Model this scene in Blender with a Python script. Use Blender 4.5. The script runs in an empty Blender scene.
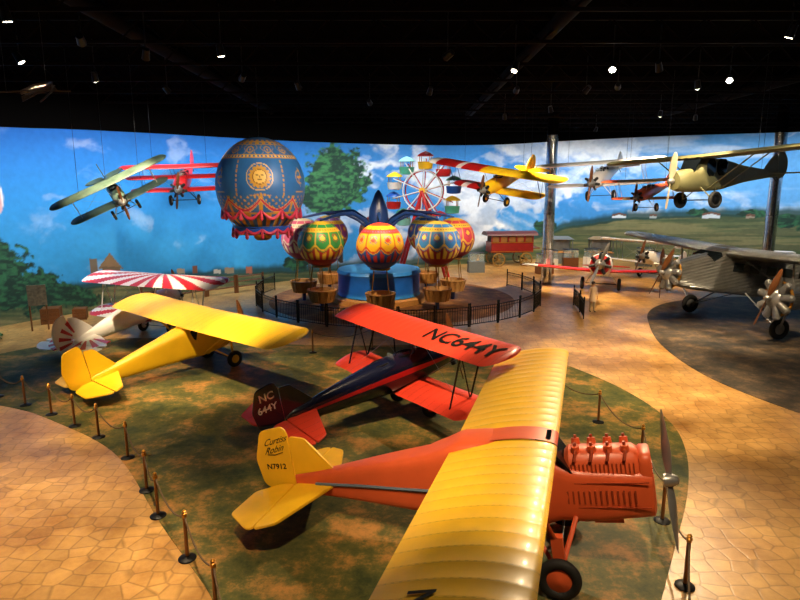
import bpy, bmesh, math, random
import numpy as np
from mathutils import Vector, Matrix, Euler
random.seed(4)
COL=bpy.context.scene.collection
V=Vector
# ------------------------------------------------------------ materials
def lin(h):
    h=h.lstrip('#'); r=[int(h[i:i+2],16)/255 for i in (0,2,4)]
    return tuple((c/12.92 if c<=.04045 else ((c+.055)/1.055)**2.4) for c in r)+(1,)
MC={}
def mat(name,col,rough=.5,metal=0,var=.12,scale=6,bump=0,emit=0,alpha=1,coat=0,spec=None,rib=None):
    if name in MC: return MC[name]
    m=bpy.data.materials.new(name); m.use_nodes=True
    nt=m.node_tree; b=nt.nodes['Principled BSDF']
    c=lin(col) if isinstance(col,str) else col
    b.inputs['Base Color'].default_value=c
    b.inputs['Roughness'].default_value=rough; b.inputs['Metallic'].default_value=metal
    if spec is not None: b.inputs['Specular IOR Level'].default_value=spec
    if coat: b.inputs['Coat Weight'].default_value=coat; b.inputs['Coat Roughness'].default_value=.15
    tc=nt.nodes.new('ShaderNodeTexCoord')
    if var:
        n=nt.nodes.new('ShaderNodeTexNoise'); n.inputs['Scale'].default_value=scale; n.inputs['Detail'].default_value=4
        nt.links.new(tc.outputs['Object'],n.inputs['Vector'])
        mx=nt.nodes.new('ShaderNodeMix'); mx.data_type='RGBA'
        mx.inputs[6].default_value=tuple(x*(1-var*2) for x in c[:3])+(1,)
        mx.inputs[7].default_value=tuple(min(1,x*(1+var)) for x in c[:3])+(1,)
        nt.links.new(n.outputs[0],mx.inputs[0]); out=mx.outputs[2]
        if rib:
            # stitched rib tapes of the fabric covering, every `rib[0]` metres along the span
            sp=nt.nodes.new('ShaderNodeSeparateXYZ'); nt.links.new(tc.outputs['Object'],sp.inputs[0])
            def M(op,a,b_=None):
                q=nt.nodes.new('ShaderNodeMath'); q.operation=op
                for i,v in enumerate((a,b_)):
                    if v is None: continue
                    if isinstance(v,(int,float)): q.inputs[i].default_value=v
                    else: nt.links.new(v,q.inputs[i])
                return q.outputs[0]
            y=M('ABSOLUTE',sp.outputs[1]); f=M('FRACT',M('ADD',M('DIVIDE',M('SUBTRACT',y,rib[1]),rib[0]),.5)); d=M('ABSOLUTE',M('SUBTRACT',f,.5))
            line=M('LESS_THAN',d,.045); line2=M('GREATER_THAN',d,.028); e=M('MULTIPLY',line,line2)
            fx=M('ABSOLUTE',M('SUBTRACT',M('FRACT',M('DIVIDE',sp.outputs[0],.11)),.5)); dot=M('MULTIPLY',M('LESS_THAN',d,.014),M('LESS_THAN',fx,.2))
            k=M('MAXIMUM',e,dot)
            m3=nt.nodes.new('ShaderNodeMix'); m3.data_type='RGBA'; nt.links.new(M('MULTIPLY',k,.6),m3.inputs[0]); nt.links.new(out,m3.inputs[6]); m3.inputs[7].default_value=tuple(x*.35 for x in c[:3])+(1,); out=m3.outputs[2]
        nt.links.new(out,b.inputs['Base Color'])
        if bump:
            bp=nt.nodes.new('ShaderNodeBump'); bp.inputs['Strength'].default_value=bump; bp.inputs['Distance'].default_value=.02
            nt.links.new(n.outputs[0],bp.inputs['Height']); nt.links.new(bp.outputs[0],b.inputs['Normal'])
    if emit:
        b.inputs['Emission Color'].default_value=c; b.inputs['Emission Strength'].default_value=emit
    if alpha<1: b.inputs['Alpha'].default_value=alpha
    MC[name]=m; return m
def paintmat(name='painted_surface',rough=.5):
    if name in MC: return MC[name]
    m=bpy.data.materials.new(name); m.use_nodes=True
    nt=m.node_tree; b=nt.nodes['Principled BSDF']
    a=nt.nodes.new('ShaderNodeAttribute'); a.attribute_name='paint'
    n=nt.nodes.new('ShaderNodeTexNoise'); n.inputs['Scale'].default_value=3; n.inputs['Detail'].default_value=6
    tc=nt.nodes.new('ShaderNodeTexCoord'); nt.links.new(tc.outputs['Object'],n.inputs['Vector'])
    mr=nt.nodes.new('ShaderNodeMapRange'); mr.inputs[3].default_value=.8; mr.inputs[4].default_value=1.15
    nt.links.new(n.outputs[0],mr.inputs[0])
    mx=nt.nodes.new('ShaderNodeMix'); mx.data_type='RGBA'; mx.blend_type='MULTIPLY'; mx.inputs[0].default_value=1
    nt.links.new(a.outputs['Color'],mx.inputs[6]); nt.links.new(mr.outputs[0],mx.inputs[7])
    nt.links.new(mx.outputs[2],b.inputs['Base Color']); b.inputs['Roughness'].default_value=rough
    MC[name]=m; return m
def corrugated(name,col,axis=0,scale=9,metal=.75,rough=.32):
    if name in MC: return MC[name]
    m=mat(name,col,rough,metal,.2,2.5)
    nt=m.node_tree; b=nt.nodes['Principled BSDF']
    tc=nt.nodes.new('ShaderNodeTexCoord'); w=nt.nodes.new('ShaderNodeTexWave')
    w.bands_direction='XYZ'[axis]; w.inputs['Scale'].default_value=scale
    nt.links.new(tc.outputs['Object'],w.inputs['Vector'])
    bp=nt.nodes.new('ShaderNodeBump'); bp.inputs['Strength'].default_value=1; bp.inputs['Distance'].default_value=.1
    nt.links.new(w.outputs[1],bp.inputs['Height']); nt.links.new(bp.outputs[0],b.inputs['Normal'])
    return m
ORANGE=mat('orange_paint','#dc5c30',.42,0,.08,3,coat=.1)
YELLOW=mat('yellow_fabric','#f4bf22',.4,0,.1,2.5,coat=.12,rib=(.35,.3))
YELT=mat('yellow_tail_fabric','#f4bb20',.4,0,.1,2.5,coat=.1)
YEL2=mat('lemon_paint','#f8c31a',.42,0,.06,2.5,coat=.1)
REDO=mat('red_orange_fabric','#dc3f28',.4,0,.08,3,coat=.15,rib=(.32,0))
BLACKP=mat('black_gloss_paint','#101530',.2,0,.05,3,coat=.5)
WHITEP=mat('white_paint','#f4f2ee',.4,0,.04,3,coat=.2)
REDP=mat('red_paint','#c81f22',.4,0,.08,3,coat=.2)
TYRE=mat('black_rubber','#151413',.75,0,.1,20)
STEEL=mat('dull_steel','#9a9a9a',.35,.6,.1,8)
CHROME=mat('polished_chrome','#d4d7da',.14,.85,.3,5)
DARK=mat('dark_iron','#161618',.45,.6,.1,10)
WOOD=mat('varnished_wood','#6d4222',.4,0,.25,9)
LWOOD=mat('light_wood','#c98f4a',.5,0,.2,9)
GLASS=mat('dark_glass','#0d1216',.12,0,0,1)
CLEAR=mat('clear_glass','#b5c6cc',.06,0,0,1,alpha=.35)
KHAKI=mat('khaki_paint','#6c6a46',.55,0,.12,3,rib=(.32,0))
BLK=mat('black_lettering','#0a0a0a',.5,0,0)
WHT=mat('white_lettering','#f2efe8',.5,0,0)
BRASS=mat('brass','#b07a2c',.35,.7,.1,8)
BLUEP=mat('royal_blue_paint','#1653b0',.35,0,.1,3,coat=.3)
NAVY=mat('navy_paint','#1a3470',.35,0,.1,3)
# ------------------------------------------------------------ geometry builder
def basis(d):
    d=V(d).normalized(); u=V((0,0,1)) if abs(d.z)<.95 else V((1,0,0))
    a=d.cross(u).normalized(); return a,d.cross(a).normalized()
class G:
    def __init__(s): s.v=[];s.f=[];s.m=[];s.c=None
    def rings(s,R,mi=0,cap=True,fm=None,closed=True):
        n=len(R[0]); o=len(s.v)
        for r in R: s.v+= [tuple(p) for p in r]
        for i in range(len(R)-1):
            for j in range(n if closed else n-1):
                k=(j+1)%n
                s.f.append((o+i*n+j,o+i*n+k,o+(i+1)*n+k,o+(i+1)*n+j)); s.m.append(fm(i,j) if fm else mi)
        if cap:
            s.f.append(tuple(o+j for j in range(n))[::-1]); s.m.append(fm(0,0) if fm else mi)
            s.f.append(tuple(o+(len(R)-1)*n+j for j in range(n))); s.m.append(fm(len(R)-2,0) if fm else mi)
        return s
    def cyl(s,p,q,r,r2=None,n=10,mi=0,cap=True):
        r2=r if r2 is None else r2; p=V(p);q=V(q); a,b=basis(q-p)
        s.rings([[c+(a*math.cos(2*math.pi*i/n)+b*math.sin(2*math.pi*i/n))*rr for i in range(n)] for c,rr in((p,r),(q,r2))],mi,cap); return s
    def tube(s,pts,r,n=8,mi=0):
        pts=[V(p) for p in pts]; R=[]
        for i,p in enumerate(pts):
            d=pts[min(i+1,len(pts)-1)]-pts[max(i-1,0)]; a,b=basis(d)
            rr=r[i] if isinstance(r,(list,tuple)) else r
            R.append([p+(a*math.cos(2*math.pi*k/n)+b*math.sin(2*math.pi*k/n))*rr for k in range(n)])
        return s.rings(R,mi)
    def box(s,c,d,mi=0,M=None):
        c=V(c); d=V(d)/2; o=len(s.v); M=M or Matrix.Identity(3)
        for z in(-1,1):
            for x,y in((-1,-1),(1,-1),(1,1),(-1,1)): s.v.append(tuple(c+M@V((x*d.x,y*d.y,z*d.z))))
        for f in((3,2,1,0),(4,5,6,7),(0,1,5,4),(1,2,6,5),(2,3,7,6),(3,0,4,7)): s.f.append(tuple(o+i for i in f)); s.m.append(mi)
        return s
    def lathe(s,prof,c=(0,0,0),n=24,mi=0,cap=True,axis='z',fm=None):
        c=V(c); R=[]
        for r,z in prof:
            ring=[]
            for i in range(n):
                a=2*math.pi*i/n; x,y=r*math.cos(a),r*math.sin(a)
                ring.append(c+(V((x,y,z)) if axis=='z' else V((z,x,y)) if axis=='x' else V((y,z,x))))
            R.append(ring)
        return s.rings(R,mi,cap,fm)
    def torus(s,c,R,r,axis='y',n=24,k=10,mi=0):
        o=len(s.v); c=V(c)
        for i in range(n):
            a=2*math.pi*i/n
            for j in range(k):
                b=2*math.pi*j/k; q=R+r*math.cos(b); h=r*math.sin(b)
                x,y=q*math.cos(a),q*math.sin(a)
                p={'y':V((x,h,y)),'z':V((x,y,h)),'x':V((h,x,y))}[axis]; s.v.append(tuple(c+p))
        for i in range(n):
            for j in range(k):
                s.f.append((o+i*k+j,o+i*k+(j+1)%k,o+((i+1)%n)*k+(j+1)%k,o+((i+1)%n)*k+j)); s.m.append(mi)
        return s
    def plate(s,pts,th,plane='h',off=0,mi=0,smooth=2,rc=0):
        P=[V(p) for p in pts]
        if rc:
            Q=[]
            for i in range(len(P)):
                a=P[i-1];b=P[i];c=P[(i+1)%len(P)]
                r1=min(rc,(a-b).length*.45); r2=min(rc,(c-b).length*.45)
                p=b+(a-b).normalized()*r1; q=b+(c-b).normalized()*r2
                for t in(0,.33,.67,1): Q.append(p*(1-t)**2+b*2*t*(1-t)+q*t*t)
            P=Q
        else:
            for _ in range(smooth):
                Q=[]
                for i in range(len(P)):
                    a=P[i];b=P[(i+1)%len(P)]; Q+= [a*.75+b*.25,a*.25+b*.75]
                P=Q
        cen=sum(P,V((0,0)))/len(P)
        R=[]
        for h,k in((-.5,.985),(-.3,1),(.3,1),(.5,.985)):
            ring=[]
            for p in P:
                q=cen+(p-cen)*k
                ring.append(V((q.x,q.y,off+h*th)) if plane=='h' else V((q.x,off+h*th,q.y)) if plane=='v' else V((off+h*th,q.x,q.y)))
            R.append(ring)
        return s.rings(R,mi)
    def obj(s,name,mats,parent=None,sharp=38,loc=None,rot=None):
        me=bpy.data.meshes.new(name); me.from_pydata(s.v,[],s.f)
        mats=mats if isinstance(mats,(list,tuple)) else [mats]
        for m in mats: me.materials.append(m)
        me.polygons.foreach_set('material_index',s.m)
        bm=bmesh.new(); bm.from_mesh(me); bmesh.ops.recalc_face_normals(bm,faces=bm.faces); bm.to_mesh(me); bm.free()
        if s.c is not None:
            a=me.color_attributes.new('paint','FLOAT_COLOR','POINT'); a.data.foreach_set('color',np.asarray(s.c,dtype=np.float32).ravel())
        me.shade_smooth(); me.set_sharp_from_angle(angle=math.radians(sharp)); me.update()
        ob=bpy.data.objects.new(name,me); COL.objects.link(ob)
        if parent: ob.parent=parent
        if loc: ob.location=loc
        if rot: ob.rotation_euler=rot
        return ob
def top(ob,label,cat,group=None,kind=None):
    ob['label']=label; ob['category']=cat
    if group: ob['group']=group
    if kind: ob['kind']=kind
    return ob
def empty(name,label,cat,loc,rot=(0,0,0),sc=1,group=None):
    e=bpy.data.objects.new(name,None); COL.objects.link(e); e.location=loc; e.rotation_euler=rot; e.scale=(sc,)*3
    e.empty_display_size=.3
    return top(e,label,cat,group)
def copytree(root,loc=None,rot=None):
    n=root.copy(); COL.objects.link(n)
    if loc is not None: n.location=loc
    if rot is not None: n.rotation_euler=rot
    for c in list(root.children):
        k=c.copy(); COL.objects.link(k); k.parent=n
        for c2 in list(c.children):
            q=c2.copy(); COL.objects.link(q); q.parent=k
    return n
def text(parent,s,size,m,M,zf=None,bold=True,name='lettering',shear=0):
    cu=bpy.data.curves.new('t','FONT'); cu.body=s; cu.size=size; cu.align_x='CENTER'; cu.align_y='CENTER'; cu.extrude=.002
    cu.shear=shear
    if bold: cu.offset=size*.018
    o=bpy.data.objects.new('t',cu); COL.objects.link(o)
    dg=bpy.context.evaluated_depsgraph_get(); me=bpy.data.meshes.new_from_object(o.evaluated_get(dg))
    bpy.data.objects.remove(o); me.transform(M)
    if zf:
        for v in me.vertices: v.co.z=zf(v.co.x,v.co.y)
    me.materials.clear(); me.materials.append(m); me.name=name
    ob=bpy.data.objects.new(name,me); COL.objects.link(ob); ob.parent=parent; return ob
# ------------------------------------------------------------ aircraft parts
def sell(x,z,hw,hh,e=2.,n=28):
    R=[]
    for i in range(n):
        a=2*math.pi*i/n; c,s=math.cos(a),math.sin(a)
        R.append(V((x,hw*math.copysign(abs(c)**(2/e),c),z+hh*math.copysign(abs(s)**(2/e),s))))
    return R
def densify(S,k=4):
    out=[]
    n=len(S)
    for i in range(n-1):
        p0=S[max(i-1,0)];p1=S[i];p2=S[i+1];p3=S[min(i+2,n-1)]
        for j in range(k):
            t=j/k
            out.append(tuple(.5*((2*b)+(-a+c)*t+(2*a-5*b+4*c-d)*t*t+(-a+3*b-3*c+d)*t**3) if q else b+(c-b)*t for q,(a,b,c,d) in enumerate(zip(p0,p1,p2,p3))))
    out.append(tuple(S[-1])); return out
def fuse(parent,S,m,name='fuselage',fm=None,k=3,n=28):
    D=densify(S,k); g=G(); g.rings([sell(*s,n=n) for s in D],0,True,fm); return g.obj(name,m,parent,32)
AX0=[1,.9,.75,.6,.45,.32,.2,.11,.05,.015,0]
AXF=[1-.045*i for i in range(21)]+[.07,.04,.015,0]
def af(x,t,c): 
    th=5*t*(.2969*math.sqrt(x)-.126*x-.3516*x*x+.2843*x**3-.1015*x**4); cm=c*4*x*(1-x); return cm+th,cm-th
def wing(parent,y0,y1,xc,chord,z,m,dih=0,th=.12,cam=.035,rib=.32,tip=.6,tips=(1,1),taper=0,fm=None,name='wing',scal=.06,sweep=0,AX=AX0):
    L=abs(y1-y0); NR=max(4,int(round(L/rib)))
    sg=1 if y1>y0 else -1; st=L/NR; tag={}
    for i in range(NR+1):
        yr=y0+sg*st*i
        for dy,on in((0,1),(-.03,.35),(.03,.35),(-st*.5,0)):
            y=yr+sg*dy
            if (y-y0)*sg<-1e-6 or (y1-y)*sg<-1e-6: continue
            tag.setdefault(round(y,4),on)
    for e,s in((y0,1),(y1,-1)):
        if tips[0 if s==1 else 1]:
            for q in(.005,.03,.09,.2,.38,.62): tag.setdefault(round(e+s*sg*tip*q,4),.3)
    allys=sorted(tag,reverse=y1<y0)
    R=[]; H=max(abs(y0),abs(y1))
    for y in allys:
        k=1
        if tips[0]: d=abs(y-y0); k*=math.sqrt(max(0.02,1-(1-min(1,d/tip))**2))
        if tips[1]: d=abs(y-y1); k*=math.sqrt(max(0.02,1-(1-min(1,d/tip))**2))
        ch=chord*(1-taper*abs(y)/H)
        t=th*(1-scal*(1-tag[y]))
        xl=xc+ch/2-ch*(1-k)*.45-sweep*abs(y); c=ch*k; zb=z+dih*abs(y)
        up=[V((xl-x*c,y,zb+af(x,t,cam)[0]*c)) for x in AX]; lo=[V((xl-x*c,y,zb+af(x,t,cam)[1]*c)) for x in AX[-2:0:-1]]
        R.append(up+lo)
    f2=None
    if fm: 
        def f2(i,j): 
            q=j if j<len(AX)-1 else 2*len(AX)-3-j
            q=max(0,min(len(AX)-2,q)); return fm((allys[i]+allys[i+1])/2,(AX[q]+AX[q+1])/2)
    g=G(); g.rings(R,0,True,f2); ob=g.obj(name,m,parent,50)
    zf=lambda x,y:z+dih*abs(y)+af(min(1,max(0,(xc+chord/2-x)/chord)),th,cam)[0]*chord+.012
    return ob,zf
def strut(parent,p,q,w,m,name='wing_strut',flat=True):
    p=V(p);q=V(q); g=G(); n=10
    d=(q-p).normalized(); a=V((1,0,0)); a=(a-d*a.dot(d)).normalized(); b=d.cross(a)
    g.rings([[c+a*math.cos(2*math.pi*i/n)*w+b*math.sin(2*math.pi*i/n)*w*(.45 if flat else 1) for i in range(n)] for c in(p,q)])
    return g.obj(name,m,parent)
def wheel(parent,c,r,hubm,w=.09,name='wheel'):
    g=G().torus(c,r-w,w,'y',28,12); t=g.obj(name,TYRE,parent)
    c=V(c); h=G().lathe([(.03,-.1),(.07,-.09),(r-w*1.5,-.035),(r-w*1.5,.035),(.07,.09),(.03,.1)],c,24,0,True,'y'); h.obj('wheel_hub',hubm,t)
    return t
def prop(parent,x,z,y=0,R=1.1,ang=90,m=None,m2=None,n=2,w=.1,name='propeller',spin=True):
    g=G()
    for b in range(n):
        A=math.radians(ang+360*b/n); d=V((0,math.cos(A),math.sin(A))); t=V((0,-math.sin(A),math.cos(A))); Rr=[]
        for u in(.03,.1,.2,.35,.5,.65,.8,.92,.98,1.):
            ww=w*{.03:.45,.1:.5,.2:.75,.35:1,.5:1.05,.65:.95,.8:.8,.92:.6,.98:.38,1.:.12}[u]
            tw=math.radians(65-50*u); cdir=t*math.cos(tw)+V((1,0,0))*math.sin(tw); nd=V((1,0,0))*math.cos(tw)-t*math.sin(tw)
            c=V((x,y,z))+d*R*u
            Rr.append([c+cdir*ww*math.cos(2*math.pi*i/10)+nd*ww*.22*math.sin(2*math.pi*i/10) for i in range(10)])
        g.rings(Rr)
    o=g.obj(name,m or WOOD,parent,60)
    if spin: G().lathe([(.02,.16),(.07,.14),(.11,.06),(.12,-.04),(.12,-.1)],(x,y,z),20,0,True,'x').obj('propeller_hub',m2 or STEEL,o)
    return o
CYLM=mat('engine_grey','#3a3a3c',.4,.5,.15,12)
def radial(parent,x,z,y=0,R=.5,n=7,m=None,m2=None,name='engine',ring=False):
    g=G().lathe([(.06,.28),(.14,.26),(.2*R/.5,.16),(.24*R/.5,.04),(.25*R/.5,-.12),(.2*R/.5,-.25)],(0,0,0),24,0,True,'x')
    e=g.obj(name,m or STEEL,parent,loc=(x,y,z))
    c=G(); r0=.2*R/.5; L=R-r0; q=.09*R/.5
    prof=[]
    for i in range(9):
        zz=r0+L*i/10; prof+= [(q*.72,zz),(q,zz+.004),(q,zz+L*.045),(q*.72,zz+L*.05)]
    prof+= [(q*.8,r0+L*.93),(q*.5,r0+L)]
    c.lathe(prof,(0,0,0),12); c.cyl((.07,0,r0*.8),(.07,.03,r0+L),.014,n=6)
    first=None
    for i in range(n):
        if first is None: first=c.obj('engine_cylinder',m2 or CYLM,e); o=first
        else:
            o=first.copy(); COL.objects.link(o); o.parent=e
        o.rotation_euler=(2*math.pi*i/n,0,0)
    if ring: G().torus((-.16,0,0),R*.78,.07,'x',32,8).obj('exhaust_collector_ring',BRASS,e)
    return e
def hang(parent,pts,ztop=12.35):
    bpy.context.view_layer.update(); Mi=parent.matrix_world.inverted()
    for p in pts:
        w=parent.matrix_world@V(p); q=V((w.x,w.y,ztop)); G().cyl(p,Mi@q,.008/parent.scale.x,n=5).obj('suspension_wire',DARK,parent)
def tailset(P,xt,zt,ms,mf,span=2.8,ch=.85,h=1.05,rud=None,finm=None,angular=False):
    s=span/2
    if angular:
        for sg in(1,-1):
            G().plate([(xt+ch*.75,sg*.05),(xt+ch*.3,sg*s*.9),(xt+.02,sg*s),(xt+.02,sg*.05)],.06,'h',zt,rc=.08).obj('stabilizer',ms,P)
            G().plate([(xt-.01,sg*.06),(xt-.01,sg*s*1.0),(xt-ch*.12,sg*s*1.0),(xt-ch*.62,sg*s*.72),(xt-ch*.6,sg*s*.22),(xt-ch*.25,sg*.06)],.05,'h',zt,rc=.1).obj('elevator',ms,P)
        G().plate([(xt+ch*.85,zt+.12),(xt+ch*.28,zt+h*.78),(xt+.01,zt+h*.82),(xt+.01,zt-.05)],.06,'v',0,rc=.07).obj('tail_fin',finm or mf,P)
        return G().plate([(xt-.01,zt-.28),(xt-.01,zt+h*.84),(xt-ch*.08,zt+h),(xt-ch*.52,zt+h*.93),(xt-ch*.68,zt+h*.45),(xt-ch*.6,zt+.0),(xt-ch*.2,zt-.28)],.05,'v',0,rc=.11).obj('rudder',mf,P)
    for sg in(1,-1):
        G().plate([(xt+ch*.9,sg*.04),(xt+ch*.75,sg*s*.45),(xt+ch*.25,sg*s*.93),(xt+.02,sg*s*.98),(xt+.02,sg*.04)],.05,'h',zt,smooth=1).obj('stabilizer',ms,P)
        G().plate([(xt-.01,sg*.1),(xt-.01,sg*s*.98),(xt-ch*.25,sg*s),(xt-ch*.6,sg*s*.75),(xt-ch*.6,sg*s*.3),(xt-ch*.3,sg*.1)],.04,'h',zt,smooth=1).obj('elevator',ms,P)
    f=G().plate([(xt+ch*1.1,zt+.08),(xt+ch*.75,zt+h*.45),(xt+ch*.3,zt+h*.8),(xt+.01,zt+h*.85),(xt+.01,zt-.05)],.05,'v',0,smooth=1).obj('tail_fin',finm or mf,P)
    r=G().plate([(xt-.01,zt-.22),(xt-.01,zt+h*.93),(xt-ch*.12,zt+h),(xt-ch*.5,zt+h*.9),(xt-ch*.75,zt+h*.5),(xt-ch*.6,zt-.05),(xt-ch*.2,zt-.25)],.05,'v',0,smooth=2).obj('rudder',mf,P)
    return r
def gear(P,m,hubm,track=.9,r=.33,x=0,zf=1.0,hw=.35,fx=.35,rx=-.55):
    for s in(1,-1):
        wheel(P,(x,s*track,r),r,hubm)
        strut(P,(fx,s*hw,zf),(x,s*(track-.12),r),.045,m,'landing_gear_leg'); strut(P,(rx,s*hw,zf),(x,s*(track-.12),r),.035,m,'landing_gear_leg')
    G().cyl((x,-track,r),(x,track,r),.025,n=8).obj('axle',DARK,P)
# ------------------------------------------------------------ biplane
def biplane(name,label,loc,rot,sc,mf,mw,mt,span=8,spl=None,chord=1.35,stag=.6,ncyl=7,zu=2.5,zl=1.0,wfm=None,hubm=None,stm=None,fm=None,pm=None,mats_f=None,group=None,third=None,lowm=None,finm=None,propang=80,tail=-4.6,dih=.02,angular=False,th_=1.05,rib=.32,tip=.6,fat=1,tspan=2.8,tch=.85,AX=AX0):
    P=empty(name,label,'airplane',loc,rot,sc,group)
    spl=spl or span*.86
    S=[(1.5,1.42,.2,.2,2.),(1.47,1.42,.36,.36,2.),(1.2,1.42,.42,.42,2.),(.7,1.43,.44,.47,2.3),(0,1.45,.43,.5,2.6),(-.8,1.47,.41,.47,2.6),(-1.6,1.49,.35,.42,2.4),(-2.8,1.5,.23,.32,2.2),(-4.,1.5,.11,.2,2),(tail,1.5,.04,.12,2)]
    S=[(a,b,c*fat,d*(fat if a<-.5 else 1),e) for a,b,c,d,e in S]
    F=fuse(P,S,mats_f or mf,fm=fm)
    hs=span/2
    wing(P,-hs,hs,.1+stag/2,chord,zu,mw,dih*.5,fm=wfm,name='upper_wing',rib=rib,tip=tip,AX=AX)
    for s in(1,-1):
        wing(P,s*.3,s*spl/2,.1-stag/2,chord*.92,zl,lowm or mw,dih,fm=wfm,name='lower_wing',tips=(0,1),rib=rib,tip=tip,AX=AX)
    if third: wing(P,-hs*.93,hs*.93,.1,chord*.9,(zu+zl)/2+.1,mw,0,name='middle_wing',fm=wfm)
    yst=hs*.66; stm=stm or mf
    for s in(1,-1):
        for dx in(.4,-.45):
            strut(P,(.1-stag/2+dx*.9,s*yst,zl+.05+dih*yst),(.1+stag/2+dx,s*yst,zu+.02),.035,stm,'wing_strut')
            strut(P,(.25+dx,s*.35,1.8),(.1+stag/2+dx,s*.55,zu),.025,stm,'cabane_strut')
        strut(P,(.1-stag/2+.36,s*yst,zl+.05+dih*yst),(.1+stag/2-.45,s*yst,zu+.02),.025,stm,'wing_strut')
        for a,b in(((.2,s*.4,1.1),(.1+stag/2,s*yst,zu)),((.2,s*.5,zu),(.1-stag/2,s*yst,zl+.05))):
            G().cyl(a,b,.006,n=4).obj('bracing_wire',STEEL,P)
    for xx in((-.15,-1.0)):
        c=G()
        c.rings([[V((xx+.36*k*math.cos(a),.24*k*math.sin(a),zz)) for a in [2*math.pi*i/20 for i in range(20)]] for k,zz in((1.15,1.86),(1.1,1.97),(.95,1.98),(.9,1.9))])
        c.obj('cockpit',DARK,P)
        G().plate([(-.2,1.93),(.2,1.93),(.14,2.14),(-.14,2.14)],.012,'x',xx+.38,smooth=1).obj('windshield',CLEAR,P)
    gear(P,stm,hubm or mw if not isinstance(mw,list) else mw[0],.85)
    rud=tailset(P,tail-.05,1.52,mt,finm or mf,finm=finm,angular=angular,h=th_,span=tspan,ch=tch)
    G().cyl((tail+.2,0,1.4),(tail-.1,0,1.1),.025).obj('tail_skid',DARK,P)
    radial(P,1.6,1.42,0,.52,ncyl); prop(P,1.93,1.42,R=1.15,ang=propang,m=pm)
    return P
# ------------------------------------------------------------ high wing
def highwing(name,label,loc,rot,sc,mf,mw,mt,span=10.7,chord=1.6,xw=-.6,zw=2.05,S=None,hubm=None,eng='flat',stm=None,tail=-4.9,nose=1.2,split=False,zt=1.45,zc=1.2,tspan=3,tch=.95,th=1.1,pR=1.,pang=85,pm=None,track=.95,wr=.33,stp=2.6,win=True,cam=.035,hw=.38,group=None,rib=.32,glz=None,pz=0,angular=False,scal=.06,tip=.5,pw=.1):
    P=empty(name,label,'airplane',loc,rot,sc,group)
    F=fuse(P,S,mf); hs=span/2; zf=None
    if split:
        for s in(1,-1): o,zf=wing(P,s*split,s*hs,xw,chord,zw,mw,.012,tips=(0,1),cam=cam,rib=rib,tip=tip,scal=scal)
    else: o,zf=wing(P,-hs,hs,xw,chord,zw,mw,.012,cam=cam,rib=rib,tip=tip,scal=scal)
    for s in(1,-1):
        for dx in(.3,-.5): strut(P,(xw+dx+.1,s*hw,zc-.35),(xw+dx,s*stp,zw+.012*stp-.02),.045,stm or mf)
    gear(P,stm or mf,hubm or mw,track,wr,zf=zc-.3,hw=hw-.03)
    tailset(P,tail,zt,mt,mt,tspan,tch,th,angular=angular)
    G().cyl((tail+.3,0,zt-.15),(tail,0,zt-.38),.03).obj('tail_skid',DARK,P)
    if win:
        g=glz or GLASS
        for s in(1,-1):
            G().plate([(xw+.55,zc+.15),(xw+.55,zw-.1),(xw+.02,zw-.06),(xw+.02,zc+.18)],.02,'v',s*(hw+.005),smooth=1).obj('side_window',g,P)
            G().plate([(xw-.05,zc+.18),(xw-.05,zw-.06),(xw-.75,zw-.1),(xw-.6,zc+.2)],.02,'v',s*(hw+.003),smooth=1).obj('side_window',g,P)
        w=G(); x0=xw+chord/2-.1
        w.rings([[V((x0+.42,-hw*.8,zc+.33)),V((x0+.42,hw*.8,zc+.33)),V((x0,hw*.95,zw+.02)),V((x0,-hw*.95,zw+.02))],[V((x0+.40,-hw*.8,zc+.3)),V((x0+.40,hw*.8,zc+.3)),V((x0-.02,hw*.95,zw-.02)),V((x0-.02,-hw*.95,zw-.02))]]); w.obj('windshield',g,P)
    if eng=='flat':
        G().box((nose-.35,.0,zc-.02),(.32,hw*2+.2,.2)).obj('engine_cylinder',DARK,P)
    if eng=='radial': radial(P,nose+.1,zc,0,.5,7)
    prop(P,nose+(.38 if eng=='radial' else .12),zc+pz,R=pR,ang=pang,m=pm,w=pw)
    return P,zf
rad=math.radians
# ============================================================ BIG ORANGE / YELLOW MONOPLANE
S=[(1.72,1.45,.30,.34,4),(1.68,1.45,.37,.44,4),(1.2,1.45,.41,.47,4.5),(.5,1.45,.43,.52,5),(.1,1.53,.45,.57,5),(-.2,1.6,.47,.72,5.5),(-.45,1.66,.49,.84,6),(-1.6,1.7,.49,.86,6),(-2.0,1.68,.46,.74,6),(-2.4,1.68,.41,.6,6),(-3.8,1.66,.27,.4,5),(-5.4,1.6,.06,.22,3)]
RB,rz=highwing('high_wing_monoplane','orange cabin monoplane with yellow ribbed wings and yellow tail',(3.14,10.3,0),(0,-rad(9.5),-rad(17.3)),1,ORANGE,YELLOW,YELT,span=12.5,chord=1.98,xw=-.83,zw=2.38,S=S,hubm=ORANGE,eng='none',tail=-5.42,nose=1.86,split=.3,zt=1.6,zc=1.42,tspan=3.7,tch=1.3,th=1.3,pR=1.25,pang=76,pm=STEEL,track=1.2,wr=.38,stp=3.5,cam=.03,hw=.47,rib=.35,pz=.16,angular=True,scal=.1,tip=.22)
G().plate([(.05,-.22),(.05,.22),(-.24,.22),(-.24,-.22)],.03,'h',2.5,rc=.06).obj('skylight',GLASS,RB)
g=G(); g.rings([[V((-.83+.99-x*1.99,y,2.385+af(x,.125,.03)[0]*1.99+.012)) for x in AX0] for y in(-.3,0,.3)],closed=False,cap=False); g.obj('cabin_roof',ORANGE,RB)
DOR=mat('shaded_orange_paint','#a03c1c',.5,0,.1,3)
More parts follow.
